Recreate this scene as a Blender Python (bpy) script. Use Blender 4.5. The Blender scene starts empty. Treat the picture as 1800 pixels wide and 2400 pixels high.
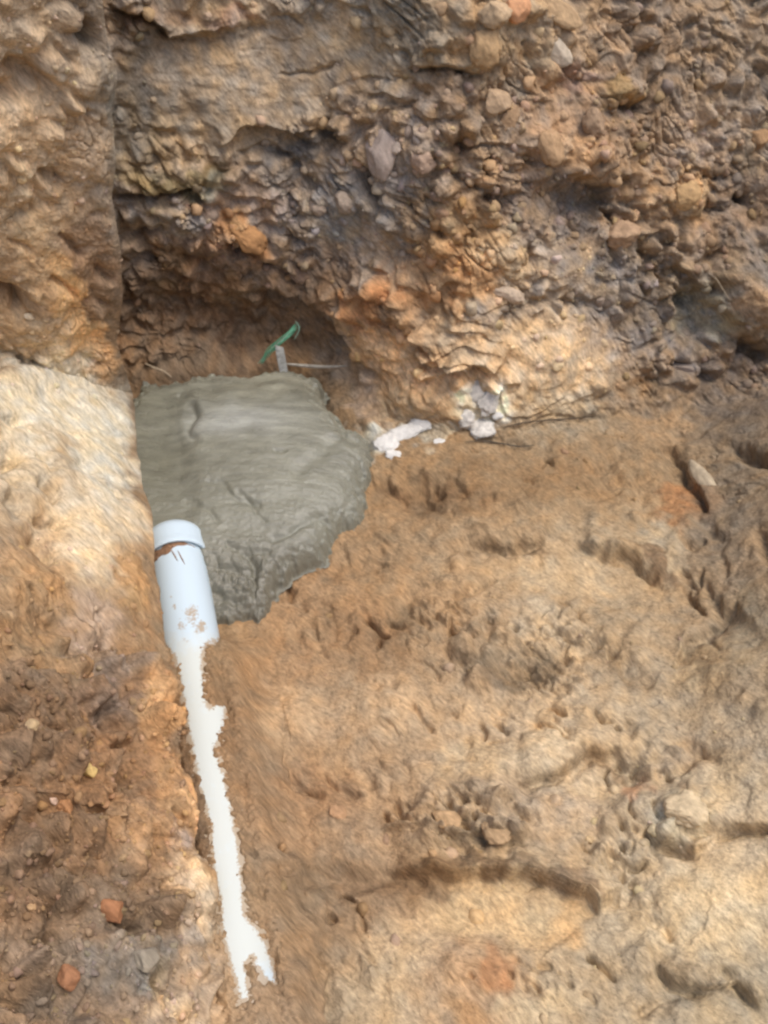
import bpy, math, time
import numpy as np
from mathutils import Vector
T0 = time.time()
rng = np.random.default_rng(7)

# ------------------------------------------------------------------ camera
PITCH = math.radians(46.0)
CAM = np.array([0.0, -1.389, 1.439])
F = 2300.0                                   # focal length in pixels of the 1800 x 2400 photograph
FWD = np.array([0.0, math.cos(PITCH), -math.sin(PITCH)])
UP = np.array([0.0, math.sin(PITCH), math.cos(PITCH)])
scene = bpy.context.scene
cam = bpy.data.objects.new('camera', bpy.data.cameras.new('camera'))
scene.collection.objects.link(cam)
cam.location = CAM
cam.rotation_euler = (math.pi/2 - PITCH, 0, 0)
cam.data.sensor_width = 36
cam.data.sensor_fit = 'AUTO'
cam.data.lens = F/2400*36
cam.data.clip_start = 0.02
cam.data.clip_end = 200
cam.data.dof.use_dof = True
cam.data.dof.focus_distance = 0.80
cam.data.dof.aperture_fstop = 16.0
scene.camera = cam

# ------------------------------------------------------------------ light
SUN_EL, SUN_AZ = math.radians(70), math.radians(100)      # azimuth measured from +Y towards +X
world = bpy.data.worlds.new('World'); scene.world = world
world.use_nodes = True
wn = world.node_tree.nodes; wl = world.node_tree.links
sky = wn.new('ShaderNodeTexSky'); sky.sky_type = 'NISHITA'; sky.sun_disc = False
sky.sun_elevation = SUN_EL; sky.sun_rotation = SUN_AZ
sky.dust_density = 4.0; sky.air_density = 1.0
bg = wn['Background']; bg.inputs['Strength'].default_value = 0.15
wl.new(sky.outputs[0], bg.inputs[0])
sd = bpy.data.lights.new('sun', 'SUN'); sd.energy = 1.0; sd.angle = math.radians(30)
sd.color = (1.0, 0.965, 0.92)
sun = bpy.data.objects.new('sun', sd); scene.collection.objects.link(sun)
sdir = Vector((math.sin(SUN_AZ)*math.cos(SUN_EL), math.cos(SUN_AZ)*math.cos(SUN_EL), math.sin(SUN_EL)))
sun.rotation_euler = sdir.to_track_quat('Z', 'Y').to_euler()
sun.location = sdir*8
scene.view_settings.view_transform = 'Standard'
scene.view_settings.look = 'None'
scene.view_settings.exposure = 0.70
scene.view_settings.gamma = 1
scene.view_settings.use_curve_mapping = False
scene.cycles.filter_width = 2.2
scene.cycles.max_bounces = 6

# ------------------------------------------------------------------ helpers
def ray(px, py):
    return FWD + np.array([(px-900)/F, 0, 0]) - (py-1200)/F*UP
def hit_z(px, py, z=0.0):
    d = ray(px, py); t = (z-CAM[2])/d[2]; return CAM + t*d
def project(P):
    q = P - CAM
    dep = q @ FWD
    dep = np.where(dep < 0.05, 0.05, dep)
    return 900 + F*q[..., 0]/dep, 1200 - F*(q @ UP)/dep, dep

_perm = np.random.default_rng(11).permutation(256).astype(np.int32)
_perm = np.concatenate([_perm, _perm, _perm])
_g = np.random.default_rng(12).normal(size=(256, 3)); _g /= np.linalg.norm(_g, axis=1)[:, None]
_g = _g.astype(np.float32)
def perlin(P, s, seed=0):
    """3-D gradient noise, about -0.7..0.7"""
    shp = P.shape[:-1]
    X = (P.reshape(-1, 3)*s + (seed*17.13 + 100.7)).astype(np.float32)
    I = np.floor(X).astype(np.int32); f = X - I; I &= 255
    w = f*f*f*(f*(f*6-15)+10)
    out = np.zeros(len(X), np.float32)
    for dx in (0, 1):
        wx = w[:, 0] if dx else 1-w[:, 0]
        hx = _perm[I[:, 0]+dx]
        for dy in (0, 1):
            wy = w[:, 1] if dy else 1-w[:, 1]
            hy = _perm[hx + I[:, 1]+dy]
            for dz in (0, 1):
                wz = w[:, 2] if dz else 1-w[:, 2]
                g = _g[_perm[hy + I[:, 2]+dz]]
                out += wx*wy*wz*(g[:, 0]*(f[:, 0]-dx)+g[:, 1]*(f[:, 1]-dy)+g[:, 2]*(f[:, 2]-dz))
    return out.reshape(shp)
STREAK = np.array([1, 0, 0])*.64-UP*.77
def stretch(P, k=.55):
    return P-k*(P@STREAK)[..., None]*STREAK
def worley2(u, v, s, seed=0):
    """distance to nearest / difference to second and a random value per cell"""
    U = u*s; V = v*s
    iu = np.floor(U).astype(np.int64); iv = np.floor(V).astype(np.int64)
    d1 = np.full(U.shape, 9., np.float32); d2 = d1.copy(); val = np.zeros(U.shape, np.float32)
    r = np.random.default_rng(100+seed).random((256, 3)).astype(np.float32)
    for a in (-1, 0, 1):
        for b in (-1, 0, 1):
            h = _perm[(_perm[(iu+a) & 255] + ((iv+b) & 255))]
            R = r[h]
            d = np.hypot(iu+a+R[..., 0]-U, iv+b+R[..., 1]-V)
            near = d < d1
            d2 = np.where(near, d1, np.minimum(d2, d))
            val = np.where(near, R[..., 2], val)
            d1 = np.where(near, d, d1)
    return d1, d2-d1, val
def sstep(a, b, x):
    t = np.clip((x-a)/(b-a), 0, 1); return t*t*(3-2*t)
def seg_dist(px, py, pts):
    """distance to an open polyline, sign of the side (positive = right of travel), param 0..1"""
    best = np.full(px.shape, 1e9); side = np.zeros(px.shape); par = np.zeros(px.shape)
    n = len(pts)-1
    for k in range(n):
        (x0, y0), (x1, y1) = pts[k], pts[k+1]
        dx, dy = x1-x0, y1-y0; L = dx*dx+dy*dy
        t = np.clip(((px-x0)*dx+(py-y0)*dy)/L, 0, 1)
        qx = px-(x0+t*dx); qy = py-(y0+t*dy)
        d = np.hypot(qx, qy); m = d < best
        best = np.where(m, d, best)
        side = np.where(m, np.sign(dx*qy-dy*qx), side)
        par = np.where(m, (k+t)/n, par)
    return best, side, par
def poly_sdf(px, py, pts):
    """signed distance to a closed polygon, negative inside"""
    P = list(pts)+[pts[0]]
    d, _, _ = seg_dist(px, py, P)
    ins = np.zeros(px.shape, bool)
    for (x0, y0), (x1, y1) in zip(P[:-1], P[1:]):
        if y0 == y1: continue
        c = ((y0 > py) != (y1 > py)) & (px < (x1-x0)*(py-y0)/(y1-y0)+x0)
        ins ^= c
    return np.where(ins, -d, d)
def srgb(c):
    c = np.asarray(c, float)/255.
    return np.where(c <= 0.04045, c/12.92, ((c+0.055)/1.055)**2.4)

def tag(o, label=None, cat=None, group=None, kind=None):
    if label: o['label'] = label
    if cat: o['category'] = cat
    if group: o['group'] = group
    if kind: o['kind'] = kind
    return o
def link(name, me, mat, parent=None):
    o = bpy.data.objects.new(name, me); scene.collection.objects.link(o)
    if mat: me.materials.append(mat)
    if parent: o.parent = parent
    return o
def mesh_np(name, V, Fc, col=None, smooth=True):
    """V (n,3), Fc (m,3 or 4), col (n,3) linear"""
    me = bpy.data.meshes.new(name)
    V = np.ascontiguousarray(V, np.float32); Fc = np.ascontiguousarray(Fc, np.int32)
    k = Fc.shape[1]
    me.vertices.add(len(V)); me.vertices.foreach_set('co', V.ravel())
    me.loops.add(Fc.size); me.loops.foreach_set('vertex_index', Fc.ravel())
    me.polygons.add(len(Fc)); me.polygons.foreach_set('loop_start', np.arange(0, Fc.size, k, dtype=np.int32))
    me.polygons.foreach_set('use_smooth', np.full(len(Fc), smooth))
    me.update(calc_edges=True)
    if col is not None:
        a = me.color_attributes.new('Col', 'FLOAT_COLOR', 'POINT')
        c = np.ones((len(V), 4), np.float32); c[:, :3] = col
        a.data.foreach_set('color', c.ravel())
    return me
def grid_faces(n, m):
    i = np.arange(n*m).reshape(n, m)
    return np.stack([i[:-1, :-1], i[:-1, 1:], i[1:, 1:], i[1:, :-1]], -1)
def grid_normals(P):
    du = np.gradient(P, axis=1); dv = np.gradient(P, axis=0)
    n = np.cross(du, dv); n /= np.linalg.norm(n, axis=-1, keepdims=True)+1e-12
    return n
def submesh(name, V, Fq, col):
    used = np.unique(Fq); remap = np.full(len(V), -1, np.int64); remap[used] = np.arange(len(used))
    return mesh_np(name, V[used], remap[Fq], None if col is None else col[used])

# ------------------------------------------------------------------ materials
def nodes(name):
    m = bpy.data.materials.new(name); m.use_nodes = True
    nt = m.node_tree; return m, nt, nt.nodes['Principled BSDF']
def N(nt, t, **kw):
    n = nt.nodes.new(t)
    for k, v in kw.items():
        if hasattr(n, k): setattr(n, k, v)
        else: n.inputs[k.replace('_', ' ')].default_value = v
    return n
def soil_material(name, bump=0.9, speck=0.35):
    m, nt, b = nodes(name); L = nt.links.new
    at = N(nt, 'ShaderNodeAttribute', attribute_name='Col')
    tc = N(nt, 'ShaderNodeTexCoord')
    dt = N(nt, 'ShaderNodeVectorMath', operation='DOT_PRODUCT'); L(tc.outputs['Object'], dt.inputs[0]); dt.inputs[1].default_value = tuple(STREAK)
    sc_ = N(nt, 'ShaderNodeVectorMath', operation='SCALE'); sc_.inputs[0].default_value = tuple(STREAK*.74); L(dt.outputs['Value'], sc_.inputs['Scale'])
    mp = N(nt, 'ShaderNodeVectorMath', operation='SUBTRACT'); L(tc.outputs['Object'], mp.inputs[0]); L(sc_.outputs[0], mp.inputs[1])
    n1 = N(nt, 'ShaderNodeTexNoise', Scale=190.0, Detail=4.0, Roughness=0.7); L(mp.outputs[0], n1.inputs['Vector'])
    n2 = N(nt, 'ShaderNodeTexNoise', Scale=36.0, Detail=5.0, Roughness=0.65); L(mp.outputs[0], n2.inputs['Vector'])
    n3 = N(nt, 'ShaderNodeTexVoronoi', Scale=260.0); L(mp.outputs[0], n3.inputs['Vector'])
    r1 = N(nt, 'ShaderNodeMapRange'); r1.inputs[1].default_value = 0.3; r1.inputs[2].default_value = 0.7
    r1.inputs[3].default_value = 1-speck; r1.inputs[4].default_value = 1+speck; L(n1.outputs[0], r1.inputs[0])
    r2 = N(nt, 'ShaderNodeMapRange'); r2.inputs[1].default_value = 0.3; r2.inputs[2].default_value = 0.7
    r2.inputs[3].default_value = 0.86; r2.inputs[4].default_value = 1.14; L(n2.outputs[0], r2.inputs[0])
    mu = N(nt, 'ShaderNodeMath', operation='MULTIPLY'); L(r1.outputs[0], mu.inputs[0]); L(r2.outputs[0], mu.inputs[1])
    # pale sand grains
    r3 = N(nt, 'ShaderNodeMapRange'); r3.inputs[1].default_value = 0.16; r3.inputs[2].default_value = 0.05
    r3.inputs[3].default_value = 0.0; r3.inputs[4].default_value = 0.5; L(n3.outputs['Distance'], r3.inputs[0])
    gt = N(nt, 'ShaderNodeSeparateColor'); L(n3.outputs['Color'], gt.inputs[0])
    g2 = N(nt, 'ShaderNodeMath', operation='GREATER_THAN'); g2.inputs[1].default_value = 0.86; L(gt.outputs[0], g2.inputs[0])
    g3 = N(nt, 'ShaderNodeMath', operation='MULTIPLY'); L(g2.outputs[0], g3.inputs[0]); L(r3.outputs[0], g3.inputs[1])
    vm = N(nt, 'ShaderNodeVectorMath', operation='SCALE'); L(at.outputs['Color'], vm.inputs[0]); L(mu.outputs[0], vm.inputs['Scale'])
    mx = N(nt, 'ShaderNodeMix', data_type='RGBA'); L(g3.outputs[0], mx.inputs[0]); L(vm.outputs[0], mx.inputs[6])
    mx.inputs[7].default_value = (0.62, 0.5, 0.36, 1)
    L(mx.outputs[2], b.inputs['Base Color'])
    b.inputs['Roughness'].default_value = 0.92
    b.inputs['Specular IOR Level'].default_value = 0.25
    bp = N(nt, 'ShaderNodeBump', Strength=bump, Distance=0.0022); L(n1.outputs[0], bp.inputs['Height'])
    bp2 = N(nt, 'ShaderNodeBump', Strength=bump*0.8, Distance=0.009); L(n2.outputs[0], bp2.inputs['Height']); L(bp.outputs[0], bp2.inputs['Normal'])
    L(bp2.outputs[0], b.inputs['Normal'])
    return m
M_SOIL = soil_material('soil', 1.0, .38)
def plain(name, col, rough=0.8, var=0.2, scale=60, bump=0.4, dist=0.002, spec=0.3, col2=None):
    m, nt, b = nodes(name); L = nt.links.new
    tc = N(nt, 'ShaderNodeTexCoord')
    n1 = N(nt, 'ShaderNodeTexNoise', Scale=float(scale), Detail=6.0, Roughness=0.65); L(tc.outputs['Object'], n1.inputs['Vector'])
    mx = N(nt, 'ShaderNodeMix', data_type='RGBA')
    r = N(nt, 'ShaderNodeMapRange'); r.inputs[1].default_value = 0.35; r.inputs[2].default_value = 0.65; L(n1.outputs[0], r.inputs[0])
    L(r.outputs[0], mx.inputs[0])
    c = np.array(col); c2 = np.array(col2) if col2 is not None else c*(1+var)
    mx.inputs[6].default_value = (*(c*(1-var)), 1); mx.inputs[7].default_value = (*np.clip(c2, 0, .9), 1)
    L(mx.outputs[2], b.inputs['Base Color'])
    b.inputs['Roughness'].default_value = rough; b.inputs['Specular IOR Level'].default_value = spec
    bp = N(nt, 'ShaderNodeBump', Strength=bump, Distance=dist); L(n1.outputs[0], bp.inputs['Height']); L(bp.outputs[0], b.inputs['Normal'])
    return m

# ------------------------------------------------------------------ colour of the soil and painted crease shade, measured over the photograph
GX = np.arange(100, 1800, 200); GY = np.arange(100, 2400, 200)
G = [
 [(150,118,88),(122,100,80),(142,118,94),(147,122,97),(132,111,87),(138,110,80),(140,112,84),(126,99,74),(127,104,82)],
 [(160,125,90),(120,104,86),(137,114,90),(126,104,83),(140,116,97),(130,105,82),(142,108,78),(122,97,74),(130,106,84)],
 [(150,115,80),(116,97,82),(128,98,76),(130,110,94),(120,105,93),(130,100,70),(116,97,83),(140,109,78),(116,92,72)],
 [(140,104,70),(98,72,50),(98,70,47),(108,80,55),(140,102,66),(155,122,86),(147,122,98),(116,99,84),(112,97,82)],
 [(200,166,126),(120,90,62),(120,90,62),(130,98,66),(172,132,92),(178,143,104),(166,139,106),(137,109,82),(122,99,80)],
 [(192,157,118),(150,115,80),(140,105,70),(150,110,70),(155,115,72),(152,113,71),(152,113,71),(160,120,76),(137,107,75)],
 [(176,136,96),(160,120,80),(145,106,66),(152,111,70),(157,116,73),(166,126,83),(176,139,97),(166,131,91),(146,113,79)],
 [(154,113,70),(150,110,70),(150,110,68),(157,114,72),(153,113,71),(162,124,84),(162,127,88),(166,132,94),(156,123,87)],
 [(126,91,60),(135,95,60),(140,101,63),(163,123,83),(170,131,91),(181,143,103),(186,149,109),(172,140,104),(176,143,106)],
 [(130,92,58),(138,99,64),(145,107,70),(151,111,73),(165,126,87),(166,133,99),(176,141,106),(181,149,113),(186,153,116)],
 [(126,90,58),(134,99,67),(152,116,79),(142,106,70),(144,108,73),(181,141,94),(181,142,97),(190,156,116),(196,161,119)],
 [(130,98,70),(128,100,76),(166,131,98),(147,111,76),(180,145,105),(176,132,90),(176,141,101),(170,139,103),(166,139,106)],
]
G = np.array([[srgb(c) for c in r] for r in G])
def base_colour(px, py):
    fx = np.clip((px-100)/200, 0, 8-1e-4); fy = np.clip((py-100)/200, 0, 11-1e-4)
    ix = fx.astype(int); iy = fy.astype(int); tx = (fx-ix)[..., None]; ty = (fy-iy)[..., None]
    tx = tx*tx*(3-2*tx); ty = ty*ty*(3-2*ty)
    return ((G[iy, ix]*(1-tx)+G[iy, ix+1]*tx)*(1-ty)+(G[iy+1, ix]*(1-tx)+G[iy+1, ix+1]*tx)*ty)
# patches: x, y, rx, ry, turn (deg clockwise), colour, strength      'b' list = bank, 'f' list = wall and floor
PATCH_F = [
 # end wall
 (330,210,40,170,0,(105,92,80),.7),(520,180,170,100,5,(152,127,102),.6),(760,90,70,50,0,(165,140,112),.7),
 (700,220,90,50,0,(155,130,104),.6),(400,25,150,28,5,(120,92,70),.6),(540,50,60,25,10,(150,110,85),.6),
 (400,410,120,40,0,(108,90,52),.8),(480,395,60,30,0,(90,68,38),.6),(400,500,90,40,10,(125,112,102),.7),
 (480,430,40,25,20,(120,110,90),.6),(640,470,80,50,0,(138,110,92),.6),(560,540,60,45,20,(160,108,52),.9),
 (410,610,70,30,20,(110,78,42),.7),(390,690,60,35,0,(96,68,36),.7),(800,500,60,70,10,(118,110,104),.6),
 (700,350,90,30,-15,(84,78,76),.8),(780,300,30,22,0,(60,50,44),.7),(880,620,60,60,20,(150,130,112),.5),
 (870,700,80,65,0,(156,100,44),.85),(560,700,60,40,0,(112,80,44),.5),(790,790,40,60,10,(108,94,82),.7),
 (560,790,60,40,0,(96,66,40),.6),(600,820,120,30,0,(92,66,46),.5),(640,690,60,60,0,(100,78,60),.5),
 (1250,110,50,40,20,(150,125,95),.5),(1160,30,45,35,0,(170,140,104),.6),(1290,40,80,30,10,(160,132,100),.6),
 (1140,110,40,50,10,(160,128,88),.6),(1060,210,90,50,10,(110,86,66),.6),(1160,240,50,50,0,(160,130,98),.5),
 (1350,190,60,40,10,(132,94,80),.5),(1400,220,30,22,0,(150,112,66),.5),(1450,215,50,25,-20,(146,110,56),.8),
 (1330,370,90,50,20,(158,120,80),.6),(1370,470,110,60,10,(96,82,72),.8),(1600,470,60,60,0,(164,122,72),.8),
 (1640,330,120,80,20,(140,116,98),.6),(1750,350,60,60,0,(140,105,62),.5),(1690,260,70,50,0,(150,125,102),.5),
 (1080,540,110,70,30,(140,104,60),.7),(1080,640,90,60,20,(146,100,50),.75),(1040,720,70,40,30,(132,88,42),.7),
 (1180,600,80,70,20,(174,142,104),.6),(1210,690,50,30,0,(166,140,116),.6),(1340,620,70,60,0,(150,128,108),.7),
 (1160,730,60,40,0,(120,108,100),.6),(1300,830,140,90,15,(180,148,112),.7),(1420,790,80,70,0,(150,128,112),.5),
 (1440,610,60,70,20,(104,94,88),.6),(1500,720,110,80,30,(118,102,90),.6),(1600,800,100,50,10,(116,102,94),.7),
 (1650,740,60,60,-30,(140,130,112),.6),(1750,700,40,70,-20,(150,115,78),.6),(1470,900,70,30,20,(140,104,62),.5),
 (900,830,110,50,20,(186,142,94),.7),(820,890,60,40,20,(170,138,110),.6),(870,950,80,40,30,(172,140,116),.7),
 (960,950,90,40,0,(190,150,104),.6),(1060,880,80,30,20,(180,140,96),.6),(1130,950,60,60,20,(212,198,180),.85),
 (930,1030,90,30,-15,(205,190,170),.6),(1040,1030,70,25,-10,(190,170,145),.6),(880,1020,60,30,-20,(220,212,200),.7),
 # floor
 (1600,1190,90,50,-20,(166,108,52),.85),(1640,1150,50,35,0,(150,96,48),.6),(1560,1000,80,30,0,(176,130,80),.5),
 (1040,1170,150,50,0,(130,92,54),.45),(1250,1150,140,60,0,(148,108,64),.4),(1700,1180,80,110,0,(132,108,84),.7),
 (1560,1290,80,50,20,(176,148,114),.6),(1330,1350,150,60,10,(190,152,108),.6),(1150,1330,90,35,0,(178,136,88),.4),
 (1760,1480,60,110,0,(160,134,100),.5),(1650,1570,80,70,0,(184,142,90),.6),(1290,1470,160,50,10,(190,156,118),.6),
 (1230,1565,120,38,6,(128,100,70),.85),(1130,1575,50,25,5,(120,92,64),.7),(1420,1540,90,28,42,(132,104,74),.8),(740,1480,100,50,0,(170,126,80),.5),  # dark entries: shade of the hollows painted into the colour
 (860,1500,120,80,20,(140,98,58),.5),(600,1500,70,50,0,(150,108,66),.4),(690,1680,90,80,0,(182,138,92),.7),
 (900,1660,110,70,20,(186,144,100),.7),(760,1850,120,60,30,(150,106,66),.5),(1290,1770,110,60,-10,(202,164,120),.8),
 (1100,1780,90,60,0,(196,156,108),.6),(1400,1840,90,40,0,(186,152,112),.6),(1600,1900,70,70,20,(196,172,138),.7),
 (1600,1800,80,60,0,(160,124,88),.5),(1720,1850,110,60,0,(186,156,120),.5),(1180,2150,190,60,4,(206,158,100),.7),
 (1340,2170,60,40,0,(200,148,86),.6),(1160,2290,45,55,10,(178,116,62),.85),(1080,2390,60,40,0,(176,122,62),.6),
 (950,2200,120,60,0,(186,148,106),.6),(1080,2052,260,26,3,(128,94,60),.85),(1340,2090,80,26,22,(134,100,68),.8),(1650,2150,170,110,10,(204,168,122),.6),  # dark bands: shading along the long crease, painted in
 (860,2060,120,40,0,(136,96,58),.5),(810,2340,50,80,12,(150,124,92),.35),(1500,2060,60,120,-20,(176,146,112),.4),
 (700,2060,90,80,0,(140,104,68),.4),(560,2220,30,160,-8,(150,118,84),.4),(1490,1838,30,25,0,(190,130,84),.7),
 (465,1900,30,200,-8,(118,86,58),.85),(1250,2360,120,50,0,(198,162,116),.6),  # first entry: shade of the gap beside the bank painted dark
 (1430,1790,70,22,25,(136,106,74),.8),(1290,1810,90,14,-22,(140,110,78),.6),(1530,1322,80,14,28,(124,90,58),.8),(1180,1276,110,12,2,(120,88,54),.7),(1580,1960,60,20,30,(140,112,80),.6),  # shade in the grooves, painted as darker colour
 (945,1425,50,26,-35,(122,92,60),.7),(1000,1165,120,24,2,(120,86,52),.6),(1620,2300,120,22,20,(138,112,82),.6),(1150,1990,110,16,6,(120,92,60),.6),(1560,2360,60,16,-20,(140,112,80),.6),  # dents and creases darkened in colour to stand for their shade
]
PATCH_B = [
 (60,60,90,70,0,(158,128,98),.5),(200,80,30,60,0,(120,92,70),.4),(60,330,110,120,0,(168,132,96),.5),(200,330,70,120,0,(150,116,86),.5),
 (40,420,30,30,0,(186,152,110),.5),(60,560,40,60,30,(176,134,86),.5),(210,600,60,120,0,(120,86,58),.6),(100,620,70,60,0,(160,118,72),.5),
 (170,720,35,130,-25,(186,134,74),.8),(240,830,30,70,-10,(184,128,68),.8),(30,760,60,70,0,(128,98,66),.5),(60,840,80,25,0,(120,88,60),.6),
 (130,940,160,110,0,(212,190,164),.9),(240,1060,80,130,0,(210,188,160),.85),(60,1080,70,100,0,(196,168,136),.6),(230,1250,110,130,0,(210,180,146),.8),
 (60,1270,80,60,0,(160,118,76),.5),(70,1360,90,60,0,(168,120,66),.6),(210,1450,60,90,-20,(186,150,124),.6),(310,1380,40,90,-15,(176,124,64),.8),
 (330,1500,40,60,-10,(170,118,66),.6),(100,1480,110,50,0,(158,112,64),.6),(260,1560,50,50,0,(142,116,98),.6),(60,1600,110,70,0,(120,88,62),.6),
 (230,1640,90,60,0,(118,90,72),.6),(360,1680,40,110,-10,(186,130,70),.85),(320,1780,40,70,0,(130,94,62),.5),(130,1760,110,60,0,(126,90,58),.5),
 (400,1860,40,80,-15,(176,122,64),.6),(150,1930,120,60,0,(136,96,60),.5),(300,1950,80,60,20,(160,120,80),.5),(400,1970,40,40,0,(168,138,120),.7),
 (445,1900,18,60,-10,(196,140,82),.8),(480,2100,26,110,-8,(204,168,130),.8),(60,2080,90,70,0,(116,84,56),.5),(300,2080,110,50,20,(122,92,66),.6),(440,2090,40,70,-10,(186,150,116),.7),
 (440,2200,50,60,-10,(190,156,126),.7),(260,2260,110,50,0,(126,112,98),.5),(100,2230,80,60,0,(150,116,86),.5),(350,2300,50,40,0,(140,126,108),.5),
 (400,2370,80,40,0,(196,160,124),.7),(80,2360,90,40,0,(120,92,66),.5),
]
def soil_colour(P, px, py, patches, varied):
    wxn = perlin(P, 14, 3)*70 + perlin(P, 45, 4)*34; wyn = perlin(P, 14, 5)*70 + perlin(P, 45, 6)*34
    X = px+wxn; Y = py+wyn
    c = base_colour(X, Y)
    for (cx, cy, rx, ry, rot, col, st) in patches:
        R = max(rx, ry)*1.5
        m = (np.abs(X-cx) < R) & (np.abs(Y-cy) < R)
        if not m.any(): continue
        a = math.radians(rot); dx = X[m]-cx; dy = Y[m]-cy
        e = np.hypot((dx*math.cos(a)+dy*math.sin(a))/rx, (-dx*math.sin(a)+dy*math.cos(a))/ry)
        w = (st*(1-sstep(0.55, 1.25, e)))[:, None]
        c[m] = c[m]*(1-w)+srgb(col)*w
    n1 = perlin(P, 22, 8); n2 = perlin(P, 70, 9); n3 = perlin(P, 7, 10); n4 = perlin(P, 38, 21)
    lum = 1+varied*(0.34*n1+0.34*n2+0.15*n3)
    c = c*lum[..., None]
    warm = np.clip(varied*(n4*1.3+n3*0.8), -.55, .55)[..., None]      # rusty against greyish crumbs
    c = c*np.concatenate([1+warm*0.22, 1+warm*0.0, 1-warm*0.45], -1)
    g = (c@np.array([.3, .6, .1]))[..., None]
    c = (g+(c-g)*.77)*np.array([.97, 1.055, 1.0])
    return np.clip(c, 0.01, 0.85)

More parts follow.
